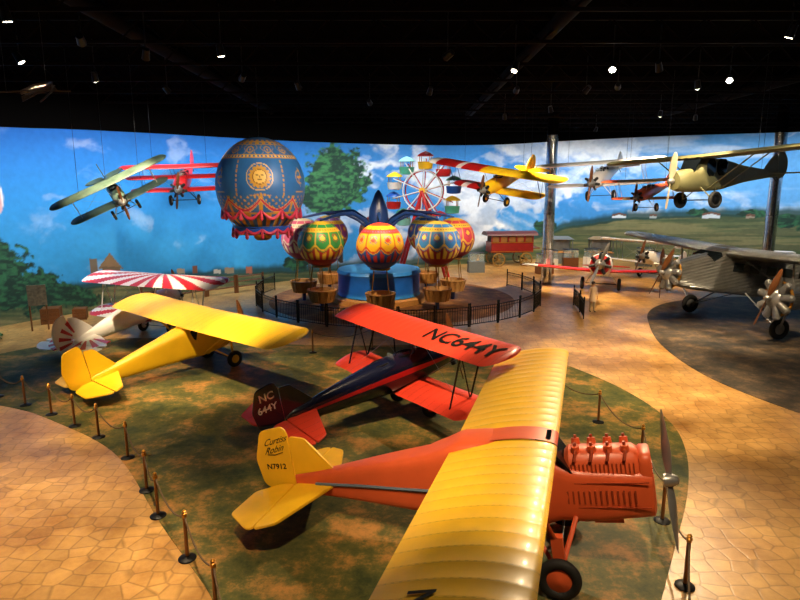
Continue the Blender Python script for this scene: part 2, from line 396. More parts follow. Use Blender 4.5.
g=G(); g.rings([[V((x,y*k,1.85+(z-1.85)*k)) for y,z in((-.34,1.8),(-.32,2.05),(-.24,2.2),(-.12,2.26),(.12,2.26),(.24,2.2),(.32,2.05),(.34,1.8))] for x,k in((.24,.8),(.32,1),(1.4,1),(1.5,.85))]); g.obj('engine_hood',ORANGE,RB)
for s in(1,-1):
    g=G()
    for k in range(16): g.box((.36+.07*k,s*.335,1.97),(.022,.02,.18))
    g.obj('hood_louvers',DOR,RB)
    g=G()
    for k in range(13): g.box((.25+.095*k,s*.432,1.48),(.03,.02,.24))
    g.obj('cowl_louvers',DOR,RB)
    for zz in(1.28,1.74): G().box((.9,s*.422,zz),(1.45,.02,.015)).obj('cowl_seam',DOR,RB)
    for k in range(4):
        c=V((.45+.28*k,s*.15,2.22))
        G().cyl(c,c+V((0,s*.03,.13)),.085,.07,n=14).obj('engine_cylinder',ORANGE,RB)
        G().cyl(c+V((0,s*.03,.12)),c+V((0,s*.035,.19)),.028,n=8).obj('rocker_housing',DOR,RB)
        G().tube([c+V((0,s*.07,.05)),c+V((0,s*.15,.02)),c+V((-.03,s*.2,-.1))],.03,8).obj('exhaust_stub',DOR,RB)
    G().tube([(-2.0,s*.475,1.62),(-2.4,s*.425,1.62),(-3.8,s*.282,1.66),(-4.9,s*.13,1.64)],.035,6).obj('side_stripe',mat('grey_stripe','#5f6c7c',.4,0,.05),RB)
    G().box((.02,s*.98,.85),(.2,.16,.42)).obj('shock_absorber',ORANGE,RB)
    strut(RB,(.0,s*1.0,.95),(-.3,s*1.6,2.33),.05,ORANGE,'landing_gear_leg')
    G().box((-1.42,s*4.4,2.49),(.02,2.6,.012)).obj('aileron_seam',BLK,RB)
g=G(); g.rings([sell(x,1.68,.33*k,.52*k,5) for x,k in((1.5,.95),(1.54,1),(1.66,1),(1.7,.95))]); g.obj('radiator',ORANGE,RB)
g=G()
for k in range(9): g.box((1.705,0,1.3+.09*k),(.015,.52,.025))
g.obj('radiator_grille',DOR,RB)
G().box((.9,0,.96),(.5,.4,.18)).obj('oil_cooler',ORANGE,RB)
MR=lambda x,y,z:Matrix.Translation((x,y,z))@Matrix.Rotation(rad(90),4,'X')
text(RB,'Curtiss',.2,BLK,MR(-5.78,-.035,2.58)@Matrix.Rotation(.2,4,'Z'),shear=.9,bold=False); text(RB,'Robin',.2,BLK,MR(-5.84,-.035,2.38)@Matrix.Rotation(.2,4,'Z'),shear=.9,bold=False); text(RB,'N7912',.17,BLK,MR(-5.82,-.035,2.0))
text(RB,'N7912',.5,BLK,Matrix.Translation((-1.15,-5.4,0))@Matrix.Rotation(rad(-90),4,'Z'),zf=rz)
G().tube([(-5.98,-.04,2.28),(-5.8,-.04,2.27),(-5.6,-.04,2.33)],.008,5).obj('lettering_flourish',BLK,RB)
# ============================================================ RED/BLACK BIPLANE
def fmB(i,j): return 1 if j in(0,13) and i>4 else 0
BP=biplane('biplane','black biplane with red-orange wings and black registration lettering',(.5,18.2,0),(0,-rad(11),rad(36)),1,BLACKP,REDO,REDO,span=8.0,chord=1.5,stag=.7,wfm=None,hubm=REDO,stm=BLACKP,fm=fmB,mats_f=[BLACKP,REDP],finm=BLACKP,tail=-4.25,angular=True,th_=1.2,tip=.38,fat=1.15,tspan=3.7,tch=1.25)
zf=lambda x,y:2.5+.01*abs(y)+af(min(1,max(0,(.45+.75-x)/1.5)),.12,.035)[0]*1.5+.015
text(BP,'NC644Y',.84,BLK,Matrix.Translation((.36,-2.25,0))@Matrix.Rotation(rad(-90),4,'Z'),zf=zf)
text(BP,'NC',.3,WHT,MR(-4.68,-.035,2.38)); text(BP,'644Y',.27,WHT,MR(-4.72,-.035,2.05))
# ============================================================ YELLOW LIGHT PLANE
S=[(1.25,1.15,.12,.14,2),(1.2,1.15,.28,.3,2.2),(.9,1.17,.4,.42,2.6),(.4,1.22,.44,.5,3),(.15,1.28,.45,.58,4),(-.1,1.38,.45,.68,5),(-.9,1.4,.45,.68,5),(-1.5,1.42,.42,.6,4.5),(-2.3,1.42,.34,.5,4),(-3.8,1.42,.2,.32,3),(-4.9,1.42,.05,.18,2)]
CB,_=highwing('light_airplane','bright yellow high-wing light airplane parked on carpet',(-7.15,23.3,0),(0,-rad(11),rad(50)),1,YEL2,mat('lemon_wing_fabric','#f8c31a',.42,0,.08,2.5,coat=.1,rib=(.335,0)),YEL2,S=S,span=11.4,chord=1.85,xw=-.55,zw=2.1,hubm=YEL2,angular=True,tspan=3.4,tch=1.2,th=1.35,hw=.43,tip=.5)
# ============================================================ WHITE / RED SUNBURST BIPLANE
def sun(y,x): return int(math.atan2(abs(y)*.5+.05,x*1.5+.05)/(math.pi/2)*10+.4)%2
WR=biplane('aerobatic_biplane','white biplane with red and white sunburst wings, tail low',(-11.7,28.3,0),(0,-rad(11),rad(70)),1,WHITEP,[WHITEP,REDP],WHITEP,span=8,chord=1.75,wfm=sun,hubm=WHITEP,stm=WHITEP,lowm=[WHITEP,REDP],rib=.1,AX=AXF,fat=1.2,tspan=3.3,tch=1.15,th_=1.35)
g=G()
for s in(1,-1):
    for k in range(4):
        a1=rad(10+22*k);a2=rad(21+22*k); o=V((-4.0,s*.1))
        f=lambda a,r:(o.x-math.cos(a)*r,o.y+s*math.sin(a)*r)
        g.plate([f(a1,.4),f(a2,.4),f(a2,1.32),f(a1,1.32)],.056,'h',1.52,smooth=0)
g.obj('tail_stripes',REDP,WR)
g=G()
for k in range(4):
    a1=rad(-5+22*k);a2=rad(5+22*k); f=lambda a,r:(-4.3-math.cos(a)*r,1.6+math.sin(a)*r)
    g.plate([f(a1,.4),f(a2,.4),f(a2,1.0),f(a1,1.0)],.056,'v',0,smooth=0)
g.obj('rudder_stripes',REDP,WR)
# ============================================================ HANGING AIRCRAFT
CAM_G=mat('olive_camouflage','#5c7668',.5,0,.5,1.2); CREAM=mat('cream_fabric','#d9cba6',.5,0,.08)
H1=biplane('hanging_biplane','green camouflaged scout biplane suspended by wires, banked',(-12.0,26.8,5.75),(rad(27),rad(14),rad(-56)),.66,CAM_G,CAM_G,CAM_G,span=7.8,chord=1.6,stm=CREAM,hubm=CREAM,stag=.3)
hang(H1,[(.1,2,2.55),(.1,-2,2.55),(-3.5,0,1.8)])
H2=biplane('hanging_triplane','red triplane suspended by wires, nose forward',(-12.0,34.0,5.9),(rad(2),rad(14),rad(-80)),.88,REDP,REDP,BLACKP,span=7.0,chord=1.25,stm=DARK,hubm=WHITEP,stag=.2,third=True,spl=6.2)
hang(H2,[(.1,1.6,2.55),(.1,-1.6,2.55)])
def ywf(y,x): return 0 if y>-.7 else 2 if (-2.6<y<-2.1 or y<-4.3) else 1
H3=biplane('hanging_biplane','yellow biplane with red and white wing panels suspended by wires',(6.0,38.0,5.8),(rad(-9),rad(13),rad(-132)),.9,YEL2,[YEL2,REDP,WHITEP],YEL2,span=10.5,chord=1.75,wfm=ywf,stm=NAVY,hubm=YEL2,spl=7.0)
hang(H3,[(.1,2.6,2.55),(.1,-2.6,2.55),(-3.5,0,1.8)])
H4=biplane('hanging_biplane','white biplane suspended by wires near the mural',(13.2,40.0,6.0),(rad(3),rad(10),rad(-125)),1.0,WHITEP,WHITEP,WHITEP,span=8.4,chord=1.4,stm=WHITEP,hubm=WHITEP)
hang(H4,[(.1,2,2.55),(.1,-2,2.55)])
H5=biplane('hanging_biplane','small orange and cream biplane suspended by wires',(14.2,35.0,5.5),(rad(2),rad(8),rad(-135)),.72,ORANGE,[CREAM,ORANGE],ORANGE,span=6.8,chord=1.4,stm=WHITEP,hubm=WHITEP,wfm=lambda y,x:1 if abs(y)>1.8 else 0)
hang(H5,[(.1,1.6,2.55),(.1,-1.6,2.55)])
S=[(1.5,1.25,.2,.22,2),(1.45,1.25,.36,.4,2.1),(1.1,1.25,.46,.48,2.4),(.4,1.28,.5,.54,3),(.15,1.36,.5,.62,4),(-.1,1.48,.5,.72,5),(-1.,1.5,.48,.7,5),(-1.6,1.5,.42,.6,4),(-2.6,1.5,.3,.4,3.5),(-4.,1.5,.16,.24,3),(-5.1,1.5,.06,.14,2)]
H6,_=highwing('hanging_monoplane','khaki high-wing observation monoplane suspended by wires',(13.5,27.6,5.95),(rad(2),rad(1),rad(-158)),1.0,KHAKI,KHAKI,KHAKI,S=S,span=11.8,chord=1.9,xw=-.5,zw=2.25,zc=1.25,zt=1.5,tail=-5.1,nose=1.5,eng='none',pm=CREAM,pR=1.25,pang=80,hw=.5,hubm=DARK,wr=.38,glz=GLASS,pw=.15)
hang(H6,[(-.6,2.4,2.35),(-.6,-2.4,2.35),(-4,0,1.7)])
# ============================================================ SILVER TRI-MOTOR
CORX=corrugated('corrugated_aluminium','#8f9292',2,4.5); CORW=corrugated('corrugated_wing_metal','#8a8d8d',1,4.5)
TM=empty('three_engine_airliner','silver corrugated-metal airliner with three radial engines','airplane',(16.9,29.8,0),(0,-rad(7),rad(191)))
S=[(4.0,2.3,.3,.3,2),(3.9,2.3,.5,.5,2.2),(3.3,2.35,.68,.72,2.8),(2.4,2.5,.78,.9,4),(2.0,2.6,.8,1.0,5),(1.6,2.72,.8,1.12,6),(-2,2.72,.8,1.12,6),(-4,2.72,.72,1.0,6),(-8,2.7,.35,.6,4),(-10.6,2.7,.08,.3,3)]
fuse(TM,S,CORX)
for s in(1,-1):
    wing(TM,s*.7,s*10.0,.1,3.6,3.55,CORW,.03,th=.15,tips=(0,1),tip=1.2,taper=.4,rib=.9,scal=0)
    for k in range(5): G().box((1.0-.95*k,s*.81,2.95),(.55,.03,.42)).obj('side_window',GLASS,TM)
    fuse(TM,[(1.3,0,.2,.2,2),(1.25,0,.38,.38,2),(.8,0,.42,.42,2),(0,0,.36,.36,2),(-1.2,0,.1,.12,2)],CORX,'engine_nacelle').location=(0,s*3.8,1.95)
    radial(TM,1.45,1.95,s*3.8,.95,9,m2=STEEL,ring=True); prop(TM,1.85,1.95,s*3.8,R=1.4,ang=72 if s==1 else 100,m=WOOD,w=.13)
    wheel(TM,(.2,s*3.1,.5),.5,STEEL,.13)
    for a,b in(((.2,s*3.1,.5),(.6,s*3.8,1.7)),((.2,s*3.0,.5),(.3,s*.8,1.75)),((.2,s*3.0,.5),(-1.2,s*.8,1.75)),((.6,s*3.8,2.3),(.9,s*3.8,3.6)),((-.3,s*3.8,2.2),(-.6,s*3.8,3.5)),((.5,s*3.7,2.2),(.6,s*.8,3.3))):
        strut(TM,a,b,.06,STEEL,'landing_gear_strut')
G().box((2.15,0,3.25),(.5,1.5,.5),M=Matrix.Rotation(rad(30),3,'Y')).obj('windshield',GLASS,TM)
radial(TM,4.15,2.3,0,.85,9,m2=STEEL,ring=True); prop(TM,4.55,2.3,R=1.35,ang=62,m=WOOD,w=.12)
tailset(TM,-10.4,2.9,CORX,CORX,5,1.5,1.9)
# ============================================================ SMALL RACER + MORE PARKED AIRCRAFT
RC=empty('racing_airplane','white low-wing racer with red wings and radial engine','airplane',(13.6,40.2,0),(0,-rad(10),rad(-112)),1.25)
fuse(RC,[(1.5,1.3,.3,.3,2),(1.45,1.3,.52,.52,2),(1.,1.3,.6,.62,2),(0,1.35,.55,.62,2.2),(-1.5,1.45,.38,.5,2),(-3,1.45,.2,.3,2),(-4.2,1.45,.05,.15,2)],[WHITEP,REDP],fm=lambda i,j:1 if i<3 else 0)
for s in(1,-1): wing(RC,s*.35,s*4.3,.1,1.7,.95,[REDP,WHITEP],.05,tips=(0,1),taper=.3,fm=lambda y,x:1 if abs(y)>3.3 else 0)
tailset(RC,-4.15,1.5,REDP,WHITEP); gear(RC,WHITEP,REDP,.95,.34,zf=1.); radial(RC,1.6,1.3,0,.58,7); prop(RC,1.95,1.3,R=1.15,ang=70,m=STEEL)
G().lathe([(.26,0),(.24,.15),(.15,.26),(.03,.3)],(-.9,0,1.85),18).obj('canopy',GLASS,RC)
WB=biplane('parked_biplane','white and silver biplane parked behind the silver airliner',(19.2,45.6,0),(0,-rad(11),rad(-140)),1.05,WHITEP,WHITEP,REDP,span=8.2,chord=1.5,stm=STEEL,hubm=WHITEP)
S=[(1.25,1.15,.12,.14,2),(1.2,1.15,.28,.3,2.2),(.9,1.17,.4,.42,2.6),(.4,1.22,.44,.5,3),(.15,1.28,.45,.58,4),(-.1,1.38,.45,.68,5),(-.9,1.4,.45,.68,5),(-1.5,1.42,.42,.6,4.5),(-2.3,1.42,.34,.5,4),(-3.8,1.42,.2,.32,3),(-4.9,1.42,.05,.18,2)]
WH,_=highwing('parked_monoplane','white high-wing monoplane with red tail parked by the mural',(26.4,47.6,0),(0,-rad(11),rad(-120)),.9,WHITEP,WHITEP,REDP,S=S,span=9.6,chord=1.7,xw=-.55,zw=2.1,hubm=WHITEP,hw=.43)
# ============================================================ helpers noise
def vn(x,y,s=0):
    ix=np.floor(x);iy=np.floor(y);fx=x-ix;fy=y-iy
    h=lambda a,b:np.modf(np.abs(np.sin(a*127.1+b*311.7+s*17.3)*43758.5453))[0]
    u=fx*fx*(3-2*fx);v=fy*fy*(3-2*fy)
    return (h(ix,iy)*(1-u)+h(ix+1,iy)*u)*(1-v)+(h(ix,iy+1)*(1-u)+h(ix+1,iy+1)*u)*v
def fbm(x,y,s=0,o=5):
    r=0;a=.5
    for k in range(o): r=r+a*vn(x*2**k,y*2**k,s+k); a*=.5
    return r/(1-.5**o)
def sm(a,b,x): 
    t=np.clip((x-a)/(b-a),0,1); return t*t*(3-2*t)
# ============================================================ MURAL WALL
WP=[(-300,-30,-4,9.5),(-200,-28,8,9.5),(-100,-24.5,19,9.6),(0,-20.3,29,9.75),(100,-17,34,9.95),(200,-13.3,39.5,10.1),(300,-7.6,44.6,10.1),(400,0,50,10.2),(480,8,55,10.5),(560,16,58.5,11.1),(650,24,57,11.4),(720,29,53,11.3),(800,32.5,46,11.0),(880,35,36,11),(960,36,22,11),(1040,36,-4,11)]
A=np.array(WP,float)
def cr(s):
    i=np.clip(np.searchsorted(A[:,0],s,side='right')-1,0,len(A)-2)
    t=(s-A[i,0])/(A[i+1,0]-A[i,0]); p0=A[np.maximum(i-1,0)];p1=A[i];p2=A[i+1];p3=A[np.minimum(i+2,len(A)-1)]
    t=t[:,None]
    return .5*(2*p1+(-p0+p2)*t+(2*p0-5*p1+4*p2-p3)*t*t+(-p0+3*p1-3*p2+p3)*t**3)
NS,NZ=1300,180
ss=np.linspace(-300,1040,NS); W=cr(ss)
zz=np.linspace(0,1,NZ)
X=np.repeat(W[:,1][:,None],NZ,1);Yw=np.repeat(W[:,2][:,None],NZ,1);Zw=W[:,3][:,None]*zz[None,:]
T=np.clip(Yw,14,99)/.985
SS=np.repeat(ss[:,None],NZ,1); HH=185-(Zw-7)*611/T   # canvas coordinates of the painting
def c3(h): return np.array(lin(h)[:3])
def mixc(C,col,m): return C*(1-m[...,None])+col*m[...,None]
ft=np.clip((HH-130)/130,0,1)
C=mixc(np.broadcast_to(c3('#085fb2'),HH.shape+(3,)).copy(),c3('#2f98d2'),ft)
C=mixc(C,c3('#3f92d8'),sm(250,420,SS)*.7*(1-.3*ft)); C=mixc(C,c3('#62a4d8'),sm(540,700,SS)*.7)
wx=fbm(SS/30,HH/30,21)*1.6
cl=fbm(SS/46+wx,HH/24+wx,3,7); cl2=fbm(SS/70+9,HH/13,8,7)
den=.56-.12*sm(330,400,SS)*(1-sm(560,620,SS)); m=sm(den,den+.2,cl)*(.25+.75*sm(300,380,SS))*sm(-80,340,SS+150)
C=mixc(C,c3('#f0f2f3'),m*.92); C=mixc(C,c3('#7f9cbd'),sm(.44,.66,fbm(SS/20,HH/12,5))*m*.6)
m=sm(.48,.72,cl2)*.6*sm(540,600,SS); C=mixc(C,c3('#dfeaf2'),m)
hz=np.interp(ss,[-300,0,60,120,200,300,420,500,560,620,700,800,1040],[270,285,290,283,276,270,262,246,226,217,214,213,215])[:,None]+ (fbm(SS/14,SS*0+2,4)-.5)*3
land=sm(-.8,.8,HH-hz)
lc=mixc(np.broadcast_to(c3('#4c5c3a'),HH.shape+(3,)).copy(),c3('#7f7a50'),sm(.35,.65,fbm(SS/60,HH/4,6))); lc=mixc(lc,c3('#35482f'),sm(.42,.58,fbm(SS/40,HH/2.5,2))*.6)
C=C*(1-land[...,None])+lc*land[...,None]
m=sm(-5-8*fbm(SS/6,SS*0,9)[...],-2.5,HH-hz)*(1-sm(1.5,3,HH-hz)); C=mixc(C,c3('#183e36'),m*.92)
def tree(cx,cy,rx,ry,col,dk,seed):
    global C
    d=np.hypot((SS-cx)/rx,(HH-cy)/ry)+(fbm(SS/5,HH/5,seed)-.5)*.9
    m=1-sm(.85,1.0,d); n=fbm(SS/4+d*2,HH/3,seed+3,6); cc=mixc(np.broadcast_to(c3(dk),HH.shape+(3,)).copy(),c3(col),sm(.38,.72,n)); C[:]=C*(1-m[...,None])+cc*m[...,None]
C=mixc(C,c3('#3a2c1c'),(np.abs(SS-338-(HH-200)*.05)<2.5)*(HH>185)*(HH<262)*1.)
tree(338,180,32,34,'#3f7f4a','#153a2c',1); tree(322,200,22,16,'#3f7f4a','#153a2c',2)
for cx,cy,rx,ry in((28,290,34,24),(-5,268,38,36),(62,295,22,14),(80,300,18,10),(-80,270,50,45),(300,262,16,8),(540,226,14,8),(795,222,20,11),(770,220,14,7),(740,213,14,5),(690,212,12,4),(860,220,30,16)): tree(cx,cy,rx,ry,'#2a6440','#0e3024',int(cx)%7)
def rect(x0,x1,y0,y1,col):
    global C
    m=((SS>x0)&(SS<x1)&(HH>y0)&(HH<y1))*1.; C=mixc(C,c3(col),m)
rect(88,96,258,280,'#7d6a55'); m=((np.abs(SS-108)<(HH-252)*.75)&(HH<268)&(HH>252))*1.; C=mixc(C,c3('#8a6b4a'),m); rect(100,117,266,284,'#6f5a40')
for i,x in enumerate((176,193,214,226,247)): rect(x,x+[8,5,7,9,6][i],[268,265,269,267,266][i],273,['#a9977a','#7c4c34','#b8b4a4','#8a7a60','#9a5a44'][i])
for x,w,h0,col in((614,14,212,'#dfe6ea'),(648,8,213,'#a8b0ac'),(702,16,211,'#c4ccd0'),(738,8,213,'#9a8a78')): 
    m=((np.abs(SS-x)<w/2)&(HH>h0+np.abs(SS-x)*.25)&(HH<217.5))*1.; C=mixc(C,c3(col),m)
    m=((np.abs(SS-x)<w/2)&(HH>h0+np.abs(SS-x)*.25)&(HH<h0+2+np.abs(SS-x)*.25))*1.; C=mixc(C,c3('#6d4a3a'),m)
d=np.hypot((SS-9)/9,(HH-197)/21); C=mixc(C,c3('#e0d8d4'),1-sm(.92,1,d)); C=mixc(C,c3('#c88088'),(1-sm(.92,1,d))*(np.sin((SS-20)*.9)>.5)*.7)
def wallpart(name,i0,i1):
    n=i1-i0; vs=np.stack([X[i0:i1],Yw[i0:i1],Zw[i0:i1]],-1).reshape(-1,3)
    idx=np.arange(n*NZ).reshape(n,NZ); f=np.stack([idx[:-1,:-1],idx[1:,:-1],idx[1:,1:],idx[:-1,1:]],-1).reshape(-1,4)
    me=bpy.data.meshes.new(name); me.from_pydata(vs.tolist(),[],f.tolist()); me.materials.append(paintmat('mural_paint',.8))
    a=me.color_attributes.new('paint','FLOAT_COLOR','POINT'); cc=np.ones((n*NZ,4),np.float32); cc[:,:3]=np.clip(C[i0:i1].reshape(-1,3),0,1); a.data.foreach_set('color',cc.ravel())
    me.shade_smooth(); o=bpy.data.objects.new(name,me); COL.objects.link(o); o['kind']='structure'; o['label']='curved wall painted with a countryside and sky mural'; return o
k0=int(np.searchsorted(ss,0)); k1=int(np.searchsorted(ss,790))
wallpart('wall_left',0,k0+1); wallpart('wall_back',k0,k1+1); wallpart('wall_right',k1,NS)
g=G(); idx=list(range(0,NS,20))+[NS-1]
g.rings([[V((W[i,1],W[i,2],W[i,3])),V((W[i,1],W[i,2],12.4))] for i in idx],closed=False,cap=False)
BLKW=mat('matte_black',(.0025,.0022,.002,1),.95,0,0,spec=0)
o=g.obj('trim_1',BLKW); o['kind']='structure'
o=G().box((3,27,12.5),(72,66,.2)).obj('ceiling',BLKW); o['kind']='structure'
CEIL=mat('ceiling_steel',(.007,.005,.005,1),.8,0,0,spec=.03)
for i in range(14):
    y=6+i*3.6; g=G(); g.box((0,y,12.2),(66,.12,.12)); g.box((0,y,11.5),(66,.1,.1))
    for k in range(44): 
        x=-33+k*1.5; g.cyl((x,y,11.5),(x+.75,y,12.2),.03,n=4); g.cyl((x+.75,y,12.2),(x+1.5,y,11.5),.03,n=4)
    o=g.obj('trim_%d'%(i+2),CEIL); o['kind']='structure'
for x in(-9,5,19):
    o=G().cyl((x,2,12.05),(x,46,12.05),.24,n=14).obj('ventilation_duct',CEIL); top(o,'dark painted round ventilation duct under the ceiling','duct',group='ceiling ducts')
# ============================================================ FLOOR
def floormat():
    m=bpy.data.materials.new('stamped_concrete'); m.use_nodes=True; nt=m.node_tree; b=nt.nodes['Principled BSDF']; L=nt.links.new
    tc=nt.nodes.new('ShaderNodeTexCoord'); n=nt.nodes.new('ShaderNodeTexNoise'); n.inputs['Scale'].default_value=.5; n.inputs['Detail'].default_value=9; n.inputs['Roughness'].default_value=.7
    L(tc.outputs['Object'],n.inputs['Vector'])
    r=nt.nodes.new('ShaderNodeValToRGB'); r.color_ramp.elements[0].position=.33; r.color_ramp.elements[0].color=lin('#926531'); r.color_ramp.elements[1].position=.65; r.color_ramp.elements[1].color=lin('#d3a562'); L(n.outputs[0],r.inputs[0])
    v=nt.nodes.new('ShaderNodeTexVoronoi'); v.feature='DISTANCE_TO_EDGE'; v.inputs['Scale'].default_value=2.7; v.inputs['Randomness'].default_value=.5; L(tc.outputs['Object'],v.inputs['Vector'])
    mr=nt.nodes.new('ShaderNodeMapRange'); mr.inputs[1].default_value=.01; mr.inputs[2].default_value=.07; mr.inputs[3].default_value=.58; L(v.outputs['Distance'],mr.inputs[0])
    v2=nt.nodes.new('ShaderNodeTexVoronoi'); v2.inputs['Scale'].default_value=2.7; v2.inputs['Randomness'].default_value=.5; L(tc.outputs['Object'],v2.inputs['Vector'])
    bw=nt.nodes.new('ShaderNodeRGBToBW'); L(v2.outputs['Color'],bw.inputs[0]); m2=nt.nodes.new('ShaderNodeMapRange'); m2.inputs[3].default_value=.76; m2.inputs[4].default_value=1.12; L(bw.outputs[0],m2.inputs[0])
    mu=nt.nodes.new('ShaderNodeMath'); mu.operation='MULTIPLY'; L(mr.outputs[0],mu.inputs[0]); L(m2.outputs[0],mu.inputs[1])
    mx=nt.nodes.new('ShaderNodeMix'); mx.data_type='RGBA'; mx.blend_type='MULTIPLY'; mx.inputs[0].default_value=.85; L(r.outputs[0],mx.inputs[6]); L(mu.outputs[0],mx.inputs[7]); L(mx.outputs[2],b.inputs['Base Color'])
    bp=nt.nodes.new('ShaderNodeBump'); bp.inputs['Strength'].default_value=.3; bp.inputs['Distance'].default_value=.012; L(mr.outputs[0],bp.inputs['Height']); L(bp.outputs[0],b.inputs['Normal'])
    b.inputs['Roughness'].default_value=.33; b.inputs['Specular IOR Level'].default_value=.4
    return m
def carpetmat(name,a,b_,c_,sc=.9):
    m=bpy.data.materials.new(name); m.use_nodes=True; nt=m.node_tree; b=nt.nodes['Principled BSDF']; L=nt.links.new
    tc=nt.nodes.new('ShaderNodeTexCoord'); n=nt.nodes.new('ShaderNodeTexNoise'); n.inputs['Scale'].default_value=sc; n.inputs['Detail'].default_value=12; n.inputs['Roughness'].default_value=.78
    L(tc.outputs['Object'],n.inputs['Vector'])
    r=nt.nodes.new('ShaderNodeValToRGB'); e=r.color_ramp.elements; e[0].position=.38; e[0].color=lin(a); e[1].position=.62; e[1].color=lin(c_); k=e.new(.5); k.color=lin(b_); L(n.outputs[0],r.inputs[0]); L(r.outputs[0],b.inputs['Base Color'])
    b.inputs['Roughness'].default_value=.65; b.inputs['Specular IOR Level'].default_value=.25
    return m
o=G().box((3,27,-.1),(74,66,.2)).obj('floor',floormat()); o['kind']='structure'
def island(name,pts,m,label,z=.012):
    P=[V(p) for p in pts]
    for _ in range(3):
        P=[q for i in range(len(P)) for q in(P[i]*.75+P[(i+1)%len(P)]*.25,P[i]*.25+P[(i+1)%len(P)]*.75)]
    g=G(); g.rings([[V((p.x,p.y,h)) for p in P] for h in(0.001,z)]); o=g.obj(name,m); top(o,label,'carpet'); return o
island('green_carpet',[(-3,8.9),(-1.5,6),(1.5,5.6),(3.8,8),(5.3,10.5),(6.7,12.8),(7.7,15),(8.2,17),(8,19.3),(7.2,21.7),(5.6,24.6),(2,26),(-3,25.6),(-8,26.5),(-14,27.5),(-18,23.5),(-16,19.5),(-12,18.1),(-10.6,17.2),(-8.4,15.7),(-7.0,14.3),(-5.2,11.7),(-4,10.2)],carpetmat('grass_green_carpet','#2a351a','#545226','#a8763c',.6),'mottled green and ochre carpet island under the parked airplanes')
island('grey_carpet',[(12.9,16.5),(11.6,20),(11.3,22.5),(11.6,26),(12.4,29),(14,33.5),(17,36.5),(22,38),(28,36),(32,28),(29,16),(19,12)],carpetmat('slate_carpet','#2a2a28','#453d34','#6f5a44'),'slate grey carpet island under the silver airliner')
# ============================================================ STANCHIONS
def stanchion():
    e=empty('stanchion','dark bronze rope-barrier post with round base','barrier post',(0,0,0),group='rope barrier posts')
    G().lathe([(.17,0),(.17,.015),(.15,.03),(.04,.05),(.035,.07)],n=24).obj('base',DARK,e)
    G().cyl((0,0,.05),(0,0,.92),.036,n=12).obj('pole',mat('bronze','#7a5230',.35,.5,.1),e)
    G().lathe([(.045,.86),(.05,.88),(.05,.93),(.03,.95),(.045,.98),(.02,1.01),(.005,1.015)],n=16).obj('finial',BRASS,e)
    return e
ST=stanchion(); first=True
ROPE=mat('dark_rope','#5a4630',.8,0,.2,40)
def line(pts):
    global first
    for i,(x,y) in enumerate(pts):
        if first: ST.location=(x,y,.012); first=False
        else: copytree(ST,(x,y,.012))
        if i:
            a=V(pts[i-1]);b=V((x,y)); P=[]
            for k in range(13):
                t=k/12; p=a.lerp(b,t); P.append((p.x,p.y,.9-.28*4*t*(1-t)))
            P[0]=tuple(V(P[0]).lerp(V(P[1]),.15)); P[-1]=tuple(V(P[-1]).lerp(V(P[-2]),.15))
            top(G().tube(P,.018,6).obj('barrier_rope',ROPE),'dark rope sagging between two barrier posts','rope',group='barrier ropes')
line([(-2.3,7.3),(-3.05,8.8),(-4.05,10.3),(-5.2,11.8),(-5.9,12.9),(-7.1,14.6),(-8.5,15.9),(-9.6,16.7),(-10.8,17.6),(-12.1,18.4),(-13.5,19.2),(-15,20.3)])
line([(3.6,21.4),(5.0,19.3),(5.95,17),(6.2,14.4),(5.55,11.6),(5.05,9.5),(4.2,7.6)])
line([(-3.7,24.6),(-1.2,25.2)])
# ============================================================ PILLARS
for x,y in((10.6,43),(25.2,41)):
    e=empty('pillar','round polished metal clad column','column',(x,y,0),group='chrome columns')
    G().cyl((0,0,0),(0,0,10.4),.38,n=28).obj('shaft',CHROME,e); G().cyl((0,0,10.4),(0,0,12.4),.36,n=20).obj('shaded_upper_shaft',BLKW,e)  # column top coloured black to stand in for the dark under the ceiling
    for z in(2.5,5,7.5): G().torus((0,0,z),.385,.02,'z',28,6).obj('seam_ring',DARK,e)
# ============================================================ BIG HANGING BALLOON
def lathepaint(prof,n,colf,name,parent,loc=(0,0,0)):
    g=G(); c=[]
    for r,z in prof:
        for i in range(n): c.append(colf(2*math.pi*i/n,z,r))
    g.rings([[V((r*math.cos(2*math.pi*i/n),r*math.sin(2*math.pi*i/n),z)) for i in range(n)] for r,z in prof],cap=True)
    g.c=[tuple(q)+(1,) for q in c]
    return g.obj(name,paintmat('painted_envelope',.45),parent,60,loc=loc)
BE=empty('hot_air_balloon','blue antique balloon with gold ornament and red drapery','balloon',(-6.75,29.6,6.95),(0,0,rad(12)))
R=2.12
prof=[]
for i in range(120):
    a=math.pi*(.5-i/119*.84); r=R*math.cos(a); z=R*1.08*math.sin(a)
    prof.append((max(r,.03),z))
zb=prof[-1][1]; rb=prof[-1][0]
NB=lin('#2b64a0')[:3]; GD=lin('#c8912f')[:3]; RD=lin('#c2304e')[:3]; GL=lin('#e6b858')[:3]; BRN=lin('#5a320e')[:3]
